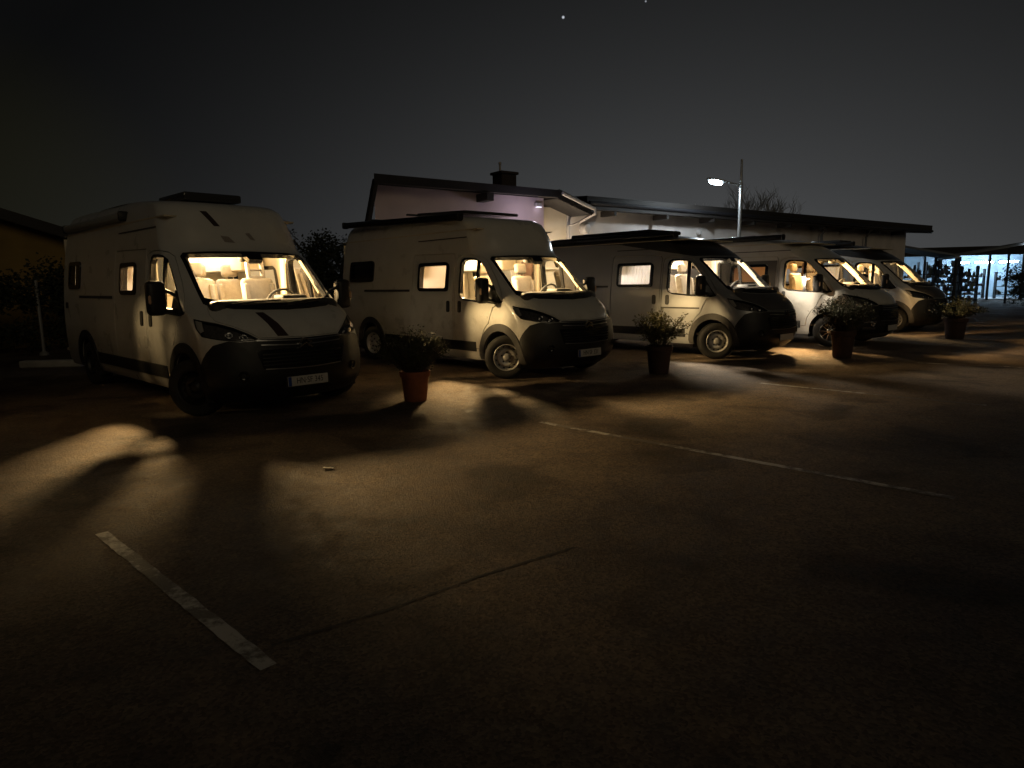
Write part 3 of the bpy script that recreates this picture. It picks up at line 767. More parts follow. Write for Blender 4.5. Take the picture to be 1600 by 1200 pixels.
    lining_m = cfg.get('lining', LINING)
    add('cabin_lining', cached(('lin', key0, wkey, lining_m.name), lambda: panel(sh, 'cabin_lining', lop, lin_holes, -.055, 0, lining_m, gu=.3, gc=.1, gz=.12)), t)
    def endcaps():
        zc = 2.33 if high else 2.24
        m = MB()
        m.box((xr / 2 - .2, 0, .47), (abs(xr) + .3, 1.84, .04))
        m.box(((xr - .7) / 2, 0, zc + .07), (abs(xr) - .75, 1.72, .02))
        m.box((xr + .12, 0, 1.4), (.03, 1.8, 1.9))
        return m.mesh('floor_and_ceiling', lining_m)
    add('cabin_ceiling', cached(('caps', key0, lining_m.name), endcaps), t)
    add('dashboard', cached('dash', lambda: MB().box((.10, 0, 1.02), (.62, 1.66, .68), None, .09, 3).box((-.12, .42, 1.36), (.28, .36, .10), None, .04, 2).mesh('dashboard', DASH, True)), t)
    def wheel_m():
        m = MB(); M = Matrix.Translation((-.40, .42, 1.30)) @ Matrix.Rotation(rad(-62), 4, 'Y')
        pts = [M @ Vector((.20 * math.cos(a), .20 * math.sin(a), 0)) for a in np.linspace(0, 2 * math.pi, 25)]
        m.tube(pts, .017, 7, False)
        for a in (0.2, math.pi - .2, -math.pi / 2):
            m.tube([M @ Vector((0, 0, 0)), M @ Vector((.2 * math.sin(a), .2 * math.cos(a), 0))], .016, 6)
        m.lathe([(0, .03), (.06, .025), (.065, -.02), (0, -.02)], 14, M)
        m.tube([M @ Vector((0, 0, -.02)), (-.1, .42, 1.16)], .035, 8)
        return m.mesh('steering_wheel', DASH, True)
    add('steering_wheel', cached('steer', wheel_m), t)
    add('rear_view_console', cached('rvm', lambda: MB().box((-.40, 0, 1.885), (.12, .20, .10), None, .03, 2).mesh('mirror_console', DASH, True)), t).name = 'mirror_console'
    seat(t, (-.75, .43, .50), cfg.get('seat_d', SEAT_GREY), 0, cfg.get('slots', False))
    seat(t, (-.75, -.43, .50), cfg.get('seat_p', SEAT_CREAM), 0)
    if cfg.get('bench', True):
        seat(t, (-1.75, .50, .50), SEAT_CREAM, 0); seat(t, (-1.75, .02, .50), SEAT_CREAM, 0)
    cab = cfg.get('cabinet', CABINET)
    add('kitchen_cabinet', cached(('kit', cab.name), lambda: MB().box((-2.6, -.66, .95), (1.5, .46, .92), None, .012, 1).box((-2.6, -.65, 1.425), (1.54, .50, .03), None, .008, 1).mesh('kitchen_cabinet', cab)), t)
    add('overhead_cabinet', cached(('ohc', cab.name), lambda: MB().box((-2.7, .68, 1.90), (2.0, .34, .30), None, .015, 1).box((-2.9, -.70, 1.95), (1.6, .30, .22), None, .015, 1).mesh('overhead_cabinet', cab)), t)
    add('wardrobe', cached(('ward', cfg.get('wood', CABINET).name), lambda: MB().box((-3.55, .52, 1.28), (.5, .80, 1.60), None, .012, 1).box((-3.29, .52, 1.5), (.012, .70, .72), None, .004, 1).box((-3.29, .52, .84), (.012, .70, .5), None, .004, 1).box((-3.6, -.55, 1.28), (.4, .7, 1.6), None, .012, 1).mesh('wardrobe', cfg.get('wood', CABINET))), t)
    if cfg.get('cloth'):
        add('hanging_cloth', MB().box((-1.35, .80, 1.62), (.30, .05, .55), Matrix.Rotation(rad(4), 3, 'Y'), .02, 2).mesh('hanging_cloth', principled('dark_cloth', (.07, .04, .03), .9), True), t)
    # folded cab blinds at the A-pillars and B-pillar trims
    for sgn in (-1, 1):
        add('pillar_trim', cached(('ptrim', sgn), lambda: MB().box((-1.16, sgn * .885, 1.55), (.14, .05, .95), None, .02, 1).mesh('pillar_trim', LINING)), t)
        add('folded_blind', cached(('fblind', sgn), lambda: MB().tube([(.00, sgn * .79, 1.42), (-.22, sgn * .775, 1.66), (-.42, sgn * .76, 1.86)], .028, 6).mesh('folded_blind', LINING)), t)
    add('sun_visor', cached('visor', lambda: MB().box((-.50, .42, 1.935), (.03, .56, .07), Matrix.Rotation(rad(-25), 3, 'Y'), .015, 1).box((-.50, -.42, 1.935), (.03, .56, .07), Matrix.Rotation(rad(-25), 3, 'Y'), .015, 1).mesh('sun_visor', LINING)), t)
    # lamps
    lc = cfg.get('lamp_col', (1.0, .76, .45))
    zc = 2.33 if high else 2.24
    add('ceiling_lamp', cached(('clamp', zc, cfg.get('soft', 1), cfg.get('tone', 'warm')), lambda: MB().box((-2.6, .18, zc + .045), (1.5, .22, .02)).mesh('ceiling_lamp', emit_mat('lamp_glow_%s_%.2f' % (cfg.get('tone', 'warm'), cfg.get('soft', 1)), {'warm': (1, .85, .60), 'neutral': (1, .90, .78), 'orange': (1, .72, .38)}[cfg.get('tone', 'warm')], 52.0 * cfg.get('soft', 1)))), t)
    add('cab_fill_panel', cached(('cab_fill', cfg.get('soft', 1), cfg.get('tone', 'warm')), lambda: MB().box((-.66, 0, 2.015), (.12, .36, .02), None, .006, 1).mesh('cab_fill_panel', emit_mat('cab_fill_glow_%s_%.2f' % (cfg.get('tone', 'warm'), cfg.get('soft', 1)), {'warm': (1, .84, .58), 'neutral': (1, .90, .76), 'orange': (1, .72, .38)}[cfg.get('tone', 'warm')], 75.0 * cfg.get('soft', 1)))), t)  # glowing panel added to brighten seat fronts and cab
    add('front_lamp', cached(('flamp', zc, cfg.get('lamp_x', -1.55)), lambda: MB().lathe([(.07, .03), (.075, .0), (.055, -.012), (0, -.014)], 16, Matrix.Translation((cfg.get('lamp_x', -1.55), -.45, zc + .025))).mesh('front_lamp', principled('lamp_case', (.6, .6, .58), .4))), t)
    ld = bpy.data.lights.new('cab_spotlight', 'SPOT'); ld.energy = cfg.get('power', 600); ld.color = lc
    ld.spot_size = rad(158); ld.spot_blend = .35; ld.shadow_soft_size = .10
    lo_ = bpy.data.objects.new('cab_spotlight', ld); link(lo_, t)
    lo_.location = (cfg.get('lamp_x', -1.55), cfg.get('lamp_y', -.45), 2.24 if high else 2.20)
    lo_.rotation_euler = Vector((1, 0, -.18)).to_track_quat('-Z', 'Y').to_euler()
    return t, sh

def sh_x(sh, poly):
    c = np.mean(np.array(poly), axis=0)
    return float(sh.P(sh.unflat(c[0]), np.array(c[1]))[0])
def curtain_mesh(x0, x1, z0, z1, sh, mat):
    pleat = mat is CURTAIN
    n = 60; v = []; f = []
    for i in range(n + 1):
        x = x0 - .03 + (x1 - x0 + .06) * i / n
        for j, z in enumerate((z0 - .02, (z0 + z1) / 2, z1 + .02)):
            d = (.012 * math.sin(i * 1.1) + .006 * math.sin(i * 2.7)) if pleat else .003 * math.sin(j * 2)
            y = -float(sh.fw(z)) + .085 + d
            v.append((x, y, z))
    for i in range(n):
        for j in range(2): f.append((i * 3 + j, i * 3 + 3 + j, i * 3 + 4 + j, i * 3 + 1 + j))
    return mesh_from('blind', v, f, mat, True)

def skylight(parent, x, y, z, lx, ly, h=.07, name='roof_vent', mat=None):
    return MB().box((x, y, z + h / 2), (lx, ly, h), None, .025, 2).obj(name, mat or SKYLIGHT, parent, True)
def awning(parent, x0, x1, y, z, r=.062, mat=None, tilt=0.0):
    m = MB()
    m.box(((x0 + x1) / 2, y, z), (x1 - x0, .13, .12), None, .045, 3)
    o = m.obj('awning', mat or GLOSS_BLACK, parent, True)
    if tilt: o.matrix_local = Matrix.Translation((x0, y, z)) @ Matrix.Rotation(tilt, 4, 'Y') @ Matrix.Translation((-x0, -y, -z))
    for x in (x0, x1):
        MB().box((x, y, z), (.05, .145, .135), None, .03, 2).obj('awning_end_cap', BLACK_PLASTIC, o, True)
    for k in range(3):
        xx = x0 + (x1 - x0) * (.15 + .35 * k)
        MB().box((xx, y + .09, z - .03), (.08, .10, .05), None, .01, 1).obj('awning_bracket', BLACK_PLASTIC, o)
    return o

# ------------------------------------------------------------------ ground
def ground_material():
    m = bpy.data.materials.new('worn_asphalt'); m.use_nodes = True; nt = m.node_tree; b = nt.nodes['Principled BSDF']
    N = nt.nodes.new; K = nt.links.new
    tc = N('ShaderNodeTexCoord')
    big = N('ShaderNodeTexNoise'); big.inputs['Scale'].default_value = .55; big.inputs['Detail'].default_value = 8; big.inputs['Roughness'].default_value = .65
    mid = N('ShaderNodeTexNoise'); mid.inputs['Scale'].default_value = 7; mid.inputs['Detail'].default_value = 6
    agg = N('ShaderNodeTexVoronoi'); agg.inputs['Scale'].default_value = 70
    fine = N('ShaderNodeTexNoise'); fine.inputs['Scale'].default_value = 160; fine.inputs['Detail'].default_value = 3
    for n in (big, mid, agg, fine): K(tc.outputs['Object'], n.inputs['Vector'])
    r1 = N('ShaderNodeValToRGB'); r1.color_ramp.elements[0].position = .38; r1.color_ramp.elements[0].color = (.098, .074, .055, 1)
    r1.color_ramp.elements[1].position = .62; r1.color_ramp.elements[1].color = (.190, .145, .106, 1)
    K(big.outputs['Fac'], r1.inputs['Fac'])
    mx = N('ShaderNodeMixRGB'); mx.blend_type = 'MULTIPLY'; mx.inputs['Fac'].default_value = .8
    r2 = N('ShaderNodeMapRange'); r2.inputs['From Min'].default_value = .3; r2.inputs['From Max'].default_value = .7; r2.inputs['To Min'].default_value = .7; r2.inputs['To Max'].default_value = 1.25
    K(mid.outputs['Fac'], r2.inputs['Value']); K(r1.outputs['Color'], mx.inputs['Color1']); K(r2.outputs['Result'], mx.inputs['Color2'])
    mx2 = N('ShaderNodeMixRGB'); mx2.blend_type = 'MULTIPLY'; mx2.inputs['Fac'].default_value = .85
    r3 = N('ShaderNodeValToRGB'); r3.color_ramp.elements[0].color = (.52, .52, .52, 1); r3.color_ramp.elements[1].color = (1.65, 1.58, 1.48, 1)
    r3.color_ramp.elements[0].position = .1; r3.color_ramp.elements[1].position = 1
    K(agg.outputs['Color'], r3.inputs['Fac']); K(mx.outputs['Color'], mx2.inputs['Color1']); K(r3.outputs['Color'], mx2.inputs['Color2'])
    # stains, repairs and hairline cracks
    warp = N('ShaderNodeTexNoise'); warp.inputs['Scale'].default_value = 1.7; warp.inputs['Detail'].default_value = 5; K(tc.outputs['Object'], warp.inputs['Vector'])
    wmix = N('ShaderNodeMixRGB'); wmix.blend_type = 'LINEAR_LIGHT'; wmix.inputs['Fac'].default_value = .45; K(tc.outputs['Object'], wmix.inputs['Color1']); K(warp.outputs['Color'], wmix.inputs['Color2'])
    crk = N('ShaderNodeTexVoronoi'); crk.feature = 'DISTANCE_TO_EDGE'; crk.inputs['Scale'].default_value = .42; K(wmix.outputs['Color'], crk.inputs['Vector'])
    crr = N('ShaderNodeMapRange'); crr.inputs['From Min'].default_value = 0; crr.inputs['From Max'].default_value = .006; crr.inputs['To Min'].default_value = .72; crr.inputs['To Max'].default_value = 1; K(crk.outputs['Distance'], crr.inputs['Value'])
    stn = N('ShaderNodeTexNoise'); stn.inputs['Scale'].default_value = 1.1; stn.inputs['Detail'].default_value = 4; stn.inputs['Distortion'].default_value = .8; K(tc.outputs['Object'], stn.inputs['Vector'])
    str_ = N('ShaderNodeMapRange'); str_.inputs['From Min'].default_value = .34; str_.inputs['From Max'].default_value = .46; str_.inputs['To Min'].default_value = .55; str_.inputs['To Max'].default_value = 1; K(stn.outputs['Fac'], str_.inputs['Value'])
    m3 = N('ShaderNodeMixRGB'); m3.blend_type = 'MULTIPLY'; m3.inputs['Fac'].default_value = 1; K(mx2.outputs['Color'], m3.inputs['Color1']); K(crr.outputs['Result'], m3.inputs['Color2'])
    m4 = N('ShaderNodeMixRGB'); m4.blend_type = 'MULTIPLY'; m4.inputs['Fac'].default_value = 1; K(m3.outputs['Color'], m4.inputs['Color1']); K(str_.outputs['Result'], m4.inputs['Color2'])
    K(m4.outputs['Color'], b.inputs['Base Color'])
    rr = N('ShaderNodeMapRange'); rr.inputs['From Min'].default_value = .35; rr.inputs['From Max'].default_value = .65; rr.inputs['To Min'].default_value = .68; rr.inputs['To Max'].default_value = .92
    K(mid.outputs['Fac'], rr.inputs['Value']); K(rr.outputs['Result'], b.inputs['Roughness'])
    b.inputs['Specular IOR Level'].default_value = .22
    ad = N('ShaderNodeMath'); ad.operation = 'ADD'
    sc1 = N('ShaderNodeMath'); sc1.operation = 'MULTIPLY'; sc1.inputs[1].default_value = .6
    K(agg.outputs['Distance'], sc1.inputs[0]); K(sc1.outputs[0], ad.inputs[0]); K(fine.outputs['Fac'], ad.inputs[1])
    ad2 = N('ShaderNodeMath'); ad2.operation = 'ADD'; sc2 = N('ShaderNodeMath'); sc2.operation = 'MULTIPLY'; sc2.inputs[1].default_value = .5
    K(mid.outputs['Fac'], sc2.inputs[0]); K(ad.outputs[0], ad2.inputs[0]); K(sc2.outputs[0], ad2.inputs[1])
    bp = N('ShaderNodeBump'); bp.inputs['Strength'].default_value = .8; bp.inputs['Distance'].default_value = .014
    K(ad2.outputs[0], bp.inputs['Height']); K(bp.outputs['Normal'], b.inputs['Normal'])
    return m
ASPHALT = ground_material()
gv, gf = [], []
NX = 60
for i in range(NX + 1):
    for j in range(NX + 1):
        x = -150 + 300 * i / NX; y = -100 + 300 * j / NX
        gv.append((x, y, 0))
for i in range(NX):
    for j in range(NX): gf.append((i * (NX + 1) + j, (i + 1) * (NX + 1) + j, (i + 1) * (NX + 1) + j + 1, i * (NX + 1) + j + 1))
tag(add('parking_ground', mesh_from('parking_ground', gv, gf, ASPHALT)), kind='structure')

def paint_material():
    m = bpy.data.materials.new('worn_line_paint'); m.use_nodes = True; nt = m.node_tree; b = nt.nodes['Principled BSDF']
    N = nt.nodes.new; K = nt.links.new
    tc = N('ShaderNodeTexCoord'); n = N('ShaderNodeTexNoise'); n.inputs['Scale'].default_value = 9; n.inputs['Detail'].default_value = 8; n.inputs['Roughness'].default_value = .7
    n2 = N('ShaderNodeTexNoise'); n2.inputs['Scale'].default_value = 1.3; n2.inputs['Detail'].default_value = 3
    K(tc.outputs['Object'], n.inputs['Vector']); K(tc.outputs['Object'], n2.inputs['Vector'])
    a = N('ShaderNodeMath'); a.operation = 'ADD'; K(n.outputs['Fac'], a.inputs[0]); K(n2.outputs['Fac'], a.inputs[1])
    r = N('ShaderNodeValToRGB'); r.color_ramp.elements[0].position = .485; r.color_ramp.elements[0].color = (.13, .108, .085, 1); r.color_ramp.elements[1].position = .56; r.color_ramp.elements[1].color = (.50, .47, .42, 1)
    h = N('ShaderNodeMath'); h.operation = 'MULTIPLY'; h.inputs[1].default_value = .5
    K(a.outputs[0], h.inputs[0]); K(h.outputs[0], r.inputs['Fac']); K(r.outputs['Color'], b.inputs['Base Color']); b.inputs['Roughness'].default_value = .7
    bp = N('ShaderNodeBump'); bp.inputs['Strength'].default_value = .5; bp.inputs['Distance'].default_value = .01
    f = N('ShaderNodeTexNoise'); f.inputs['Scale'].default_value = 120; K(tc.outputs['Object'], f.inputs['Vector']); K(f.outputs['Fac'], bp.inputs['Height']); K(bp.outputs['Normal'], b.inputs['Normal'])
    return m
LINEPAINT = paint_material()
def strip(name, p0, p1, w, z, mat, n=24, jit=0.0):
    p0 = Vector((*p0, 0)); p1 = Vector((*p1, 0)); d = (p1 - p0); s = Vector((-d.y, d.x, 0)).normalized() * w / 2
    v, f = [], []
    for i in range(n + 1):
        c = p0 + d * i / n
        ja, jb = 1 + random.uniform(-jit, jit), 1 + random.uniform(-jit, jit)
        v += [c + s * ja + Vector((0, 0, z)), c - s * jb + Vector((0, 0, z))]
    f = [(2 * i, 2 * i + 1, 2 * i + 3, 2 * i + 2) for i in range(n)]
    return tag(add(name, mesh_from(name, v, f, mat)), kind='structure')
for p0, p1 in (((-2.6, 4.04), (-1.0, 2.51)), ((.31, 7.21), (3.05, 4.46)), ((3.65, 9.74), (5.6, 7.78)), ((7.2, 11.8), (8.6, 10.9))):
    strip('parking_line', p0, p1, .075, .004, LINEPAINT, 40, .10)
TAR = principled('tar_seam', (.055, .046, .037), .9, noise=.3, nscale=9)
# resurfacing joints in the asphalt
_pts = [(-1.05, 2.68), (-.62, 2.97), (-.15, 3.36), (.35, 3.70)]
for a, b in zip(_pts, _pts[1:]): strip('asphalt_joint', a, b, .016, .0025, TAR, 30, .8)

# small litter on the asphalt
def pebble(name, label, loc, s, col):
    m = MB(); r = bmesh.ops.create_icosphere(m.bm, subdivisions=1, radius=1)
    for v in r['verts']: v.co = Vector((v.co.x * s * random.uniform(.7, 1.2), v.co.y * s * random.uniform(.4, .7), max(-.3, v.co.z) * s * .35))
    o = m.obj(name, principled('litter_%s' % name, col, .6), None, False, loc=(loc[0], loc[1], .004 + s * .10)); tag(o, label, 'litter'); return o
ps = MB(); _g = [[ps.bm.verts.new((i * .032 - .048 + random.uniform(-.006, .006), j * .022 - .022 + random.uniform(-.005, .005), .008 + random.uniform(0, .012))) for j in range(3)] for i in range(4)]
for i in range(3):
    for j in range(2): ps.bm.faces.new((_g[i][j], _g[i + 1][j], _g[i + 1][j + 1], _g[i][j + 1]))
tag(ps.obj('paper_scrap', principled('paper', (.8, .78, .72), .8), loc=(-1.55, 5.45, 0)), 'small pale paper scrap lying on the asphalt in front of the striped van', 'litter')

# ------------------------------------------------------------------ the row of camper vans
W1 = [(-2.20, -1.62, 1.46, 1.83, BLIND), (-4.85, -4.25, 1.55, 1.92, principled('dark_blind', (.05, .05, .05), .9))]
W2 = [(-2.28, -1.42, 1.41, 1.85, BLIND), (-4.88, -3.96, 1.60, 1.95, MATS['dark_blind'])]
W3 = [(-2.33, -1.46, 1.41, 1.85, CURTAIN), (-4.88, -3.96, 1.60, 1.95, MATS['dark_blind'])]
W4 = [(-2.40, -1.50, 1.41, 1.82, BROWN_BLIND)]
ROOF_DARK = principled('dark_roof_paint', (.03, .029, .029), .35, coat=.2, noise=.15, nscale=4)
YEL = (1.0, .68, .30); ORA = (1.0, .62, .25); NEU = (1.0, .84, .62)
van0, sh0 = camper_van('camper_van', 'white high-roof camper van standing beyond the left edge of the picture', (-7.0, 6.65), -.78,
    dict(high=True, paint=WHITE, windows=W2, cladding=CLADDING, power=250, lamp_col=YEL, soft=.05))
van1, sh1 = camper_van('camper_van', 'white high-roof camper van with dark bonnet stripe and plate HN SF 345, nearest', (-3.1245, 8.5798), -.768,
    dict(high=True, paint=WHITE, windows=W1, cladding=BLACK_PLASTIC, plate='HN\u00b7SF 345', stripe=True, slots=True, rim='black', power=1650, lamp_col=YEL, soft=1.1))
van2, sh2 = camper_van('camper_van', 'white high-roof camper van with pale steel wheels and grey arch trim, plate HN SF 331', (.59, 11.2376), -.854,
    dict(high=True, paint=WHITE, windows=W2, cladding=CLADDING, plate='HN\u00b7SF 331', power=1500, lamp_col=YEL, soft=1.2, lamp_x=-1.33, cloth=True, bench=False))
van3, sh3 = camper_van('camper_van', 'silver camper van with black roof and bonnet and pleated curtain, third in the row', (4.6074, 13.5112), -.838,
    dict(high=False, paint=SILVER, hood=GREY_HOOD, roof=ROOF_DARK, windows=W3, cladding=CLADDING, plate=None, power=1150, lamp_col=NEU, tone='neutral', soft=1.3, lamp_x=-1.45, strip=CLADDING, xr=-5.05))
van4, sh4 = camper_van('camper_van', 'white camper van with spoked alloy wheels and dark panel round its side window', (7.75, 15.5), -.845,
    dict(high=False, paint=WHITE, windows=W4, cladding=None, front='plain', rim='alloy', power=2700, lamp_x=-1.05, lamp_col=ORA, tone='orange', soft=.45, wood=WOOD, cabinet=WOOD, xr=-5.05, cloth=True))
van5, sh5 = camper_van('camper_van', 'pale camper van with black roof at the far right end of the row', (11.2, 19.1), -.845,
    dict(high=False, paint=WHITE, hood=GREY_HOOD, roof=ROOF_DARK, windows=W3, cladding=CLADDING, power=800, lamp_col=YEL, soft=.6, xr=-5.05))
# roof gear
skylight(van1, -1.95, .08, 2.70, .95, .80, .11, 'roof_vent')
awning(van1, -5.1, -2.2, -.87, 2.50, mat=principled('awning_grey', (.35, .35, .34), .4))
awning(van2, -5.25, -1.20, -.85, 2.76, tilt=.034)
MB().box((-2.1, 0, 2.77), (1.5, 1.25, .05), Matrix.Rotation(.045, 3, 'Y'), .02, 1).obj('solar_panel', SKYLIGHT, van2)
for x in (-2.9, -4.2): MB().box((x, 0, 2.80), (.06, 1.62, .035), None, .01, 1).obj('roof_bar', BLACK_PLASTIC, van2)
awning(van3, -4.95, -1.0, -.83, 2.42)
MB().box((-3.0, .05, 2.545), (2.3, 1.15, .09), None, .04, 3).obj('roof_box', GLOSS_BLACK, van3, True)
awning(van4, -4.9, -1.2, -.83, 2.46, mat=BLACK_PLASTIC)
add('window_panel', panel(sh4, 'window_panel', sh4.loop(rect('s', -2.85, -1.26, 1.28, 1.93), .1), [sh4.loop(rounded(rect('s', -2.42, -1.48, 1.39, 1.84), .05))], .006, 0, principled('brown_grey_panel', (.13, .12, .105), .4)), van4)
awning(van5, -4.9, -1.2, -.83, 2.46, mat=BLACK_PLASTIC)
skylight(van5, -2.2, 0, 2.515, .9, .8, .09)
skylight(van4, -2.6, .1, 2.515, .7, .6, .06)

# ------------------------------------------------------------------ potted shrubs between the vans
TERRA = principled('terracotta', (.26, .085, .035), .75, noise=.25, nscale=9, bump=.2, bscale=25)
DARKPOT = principled('dark_terracotta', (.06, .030, .022), .75, noise=.25, nscale=9, bump=.2, bscale=25)
SOIL = principled('pot_soil', (.03, .022, .016), .95)
BARK = principled('shrub_bark', (.07, .05, .035), .9)
LEAF_A = principled('leaf_olive', (.050, .055, .020), .6, noise=.5, nscale=9)
LEAF_B = principled('leaf_yellow_green', (.105, .098, .032), .6, noise=.5, nscale=9)
LEAF_C = principled('leaf_dark', (.026, .034, .015), .6, noise=.4, nscale=9)
def potted(label, loc, pot_h, pot_r, spread, top, leaf, potm, seed, leaf_len=.035, nst=46, droop=0.0):
    rng = random.Random(seed)
    t = empty('potted_shrub', (loc[0], loc[1], 0), rng.uniform(0, 6)); tag(t, label, 'potted plant', 'potted shrubs in front of the vans')
    R = pot_r
    MB().lathe([(0, .004), (R * .76, .004), (R * .80, .03), (R * .97, pot_h * .82), (R * 1.08, pot_h * .83), (R * 1.10, pot_h * .99), (R * 1.02, pot_h), (R * .96, pot_h * .94), (R * .9, pot_h * .9)], 32).obj('pot', potm, t, True, 50)
    MB().lathe([(0, pot_h * .92), (R * .94, pot_h * .90)], 20).obj('soil', SOIL, t)
    stems = MB(); lv, lf = [], []
    def leaf_quad(p, d, s):
        d = d.normalized(); sd = d.cross(Vector((rng.uniform(-1, 1), rng.uniform(-1, 1), rng.uniform(-1, 1)))).normalized()
        up = d.cross(sd) * s * .15
        b = len(lv)
        lv.extend([p, p + d * s * .5 + sd * s * .24 + up, p + d * s, p + d * s * .5 - sd * s * .24 + up]); lf.append((b, b + 1, b + 2)); lf.append((b, b + 2, b + 3))
    for k in range(nst):
        a = rng.uniform(0, 2 * math.pi); rr_ = spread * math.sqrt(rng.random())
        h = pot_h + (top - pot_h) * rng.uniform(.55, 1.0) * (1 - .35 * (rr_ / spread) ** 2)
        b0 = Vector((R * .5 * math.cos(a) * rng.random(), R * .5 * math.sin(a) * rng.random(), pot_h * .9))
        e = Vector((rr_ * math.cos(a), rr_ * math.sin(a), h - droop * (rr_ / spread) ** 2))
        mid = (b0 + e) * .5 + Vector((rng.uniform(-.05, .05), rng.uniform(-.05, .05), .06 + droop * .4))
        pts = [b0 * (1 - s_) ** 2 + mid * 2 * s_ * (1 - s_) + e * s_ * s_ for s_ in (0, .25, .5, .75, 1)]
        stems.tube(pts, [.006, .005, .004, .003, .002], 5)
        for q in range(44):
            s_ = rng.uniform(.25, 1.0)
            p = b0 * (1 - s_) ** 2 + mid * 2 * s_ * (1 - s_) + e * s_ * s_
            p = p + Vector((rng.gauss(0, .03), rng.gauss(0, .03), rng.gauss(0, .028)))
            leaf_quad(p, Vector((rng.uniform(-1, 1), rng.uniform(-1, 1), rng.uniform(-.3, 1))), leaf_len * rng.uniform(.6, 1.4))
    stems.obj('stems', BARK, t)
    add('foliage', mesh_from('foliage', lv, lf, leaf), t)
    return t
potted('terracotta pot with wide flat shrub between the striped van and the steel-wheeled van', (-1.27, 8.70), .40, .185, .50, .98, LEAF_A, TERRA, 3, .032, 130)
potted('dark pot with loose yellowish shrub in front of the silver van', (2.42, 10.95), .46, .20, .50, 1.08, LEAF_B, DARKPOT, 5, .045, 52)
potted('dark pot with dense bushy shrub in front of the alloy-wheeled van', (6.32, 12.75), .52, .21, .56, 1.20, LEAF_A, DARKPOT, 8, .042, 130)
potted('dark pot with low spreading shrub in front of the farthest van', (10.76, 16.25), .50, .24, .72, 1.02, LEAF_C, DARKPOT, 11, .05, 70, .1)

rng = random.Random(77); lv, lf = [], []
for k in range(260):
    c = rng.choice([(-1.27, 8.7), (2.42, 10.95), (6.32, 12.75), (-.4, 7.2), (1.5, 8.2), (-2.2, 5.2)])
    p = Vector((c[0] + rng.gauss(0, .9), c[1] + rng.gauss(0, .7), .006)); a = rng.uniform(0, 6.28); L_ = rng.uniform(.012, .035)
    d = Vector((math.cos(a), math.sin(a), 0)) * L_; q = Vector((-d.y, d.x, 0)) * .35
    b = len(lv); lv += [p, p + d * .5 + q + Vector((0, 0, rng.uniform(0, .010))), p + d + Vector((0, 0, rng.uniform(0, .008))), p + d * .5 - q + Vector((0, 0, rng.uniform(0, .010)))]; lf += [(b, b + 1, b + 2), (b, b + 2, b + 3)]
tag(add('fallen_leaves', mesh_from('fallen_leaves', lv, lf, principled('dry_leaf', (.20, .13, .06), .8, noise=.5, nscale=3))), 'small dry leaves scattered over the asphalt round the pots', 'leaves', kind='stuff')

# ------------------------------------------------------------------ long building behind the vans (local x along the facade, y away from the camera)
FA = math.atan2(.596, .803)
RENDER_W = principled('pale_render', (.74, .69, .66), .9, noise=.15, nscale=1.5, bump=.1, bscale=30)
RENDER_P = principled('pinkish_render', (.78, .64, .66), .9, noise=.15, nscale=1.2, bump=.1, bscale=30)
ROOFTILE = principled('dark_roof_tile', (.022, .02, .022), .6, noise=.3, nscale=6)
BOARD = principled('dark_board', (.03, .026, .024), .7)
PVC = principled('pale_pipe', (.55, .53, .52), .4)
house = empty('house', (2.0, 20.0, -.30), FA); tag(house, 'pale rendered house with dark eaves and chimney behind the steel-wheeled van', 'house')
def slab(name, plan, z0, z1, mat, parent, lift=()):
    """vertical prism over a plan outline; lift adds height to the top of single corners"""
    m = MB(); n = len(plan); lift = list(lift) + [0] * (n - len(lift))
    lo = [m.bm.verts.new((x, y, z0 + (lift[i] if z0 > 1 else 0))) for i, (x, y) in enumerate(plan)]; hi = [m.bm.verts.new((x, y, z1 + lift[i])) for i, (x, y) in enumerate(plan)]
    m.bm.faces.new(lo); m.bm.faces.new(hi[::-1])
    for i in range(n): m.bm.faces.new((lo[i], hi[i], hi[(i + 1) % n], lo[(i + 1) % n]))
    return m.obj(name, mat, parent)
slab('wall', [(-6.42, 0), (-1.30, 0), (-1.30, 5.0), (-3.9, 5.0)], 0, 4.12, RENDER_P, house)
MB().box((-.62, .62, 1.98), (1.35, .06, 3.96)).obj('side_wall', principled('cream_render', (.58, .52, .42), .9, noise=.12, nscale=2), house)
slab('roof', [(-6.62, -.45), (-1.05, -.45), (-1.05, 5.2), (-3.9, 5.2)], 4.10, 4.30, ROOFTILE, house, (0, 0, .45, .45))
m = MB(); m.prism([(-1.05, 4.10), (-1.05, 4.33), (.25, 3.93), (.25, 3.72)], 'y', -.40, 6.0); rf2 = m.obj('side_roof', ROOFTILE, house)
for k in range(13):
    x = -1.05 + k * .098
    z = 4.10 - (k * .098) * .305
    MB().tube([(x, -.42, z - .012), (x, -.36, z - .012)], .045, 8).obj('tile_end', ROOFTILE, rf2)
m = MB(); m.box((-6.72, -.30, 3.35), (.10, .16, 1.75), Matrix.Rotation(rad(14), 3, 'Y'), .01, 1); m.obj('verge_board', BOARD, house)
m = MB(); m.tube([(-6.50, -.08, 4.02), (-6.80, -.08, 2.6)], .045, 8); m.obj('downpipe', PVC, house, True)
m = MB(); m.box((-2.2, .6, 4.52), (.50, .45, .55), None, .01, 1).box((-2.2, .6, 4.78), (.60, .54, .07), None, .01, 1); ch = m.obj('chimney', principled('chimney_brick', (.06, .045, .04), .9, noise=.3, nscale=10), house)
MB().lathe([(.03, 4.80), (.03, 5.0), (.04, 5.01), (.04, 5.06), (0, 5.08)], 10, Matrix.Translation((-2.38, .55, 0))).obj('flue', PVC, ch, True)
MB().tube([(-1.0, -.46, 4.22), (-.35, -.46, 4.02), (.22, -.46, 3.86)], .055, 8).obj('gutter', PVC, house, True)
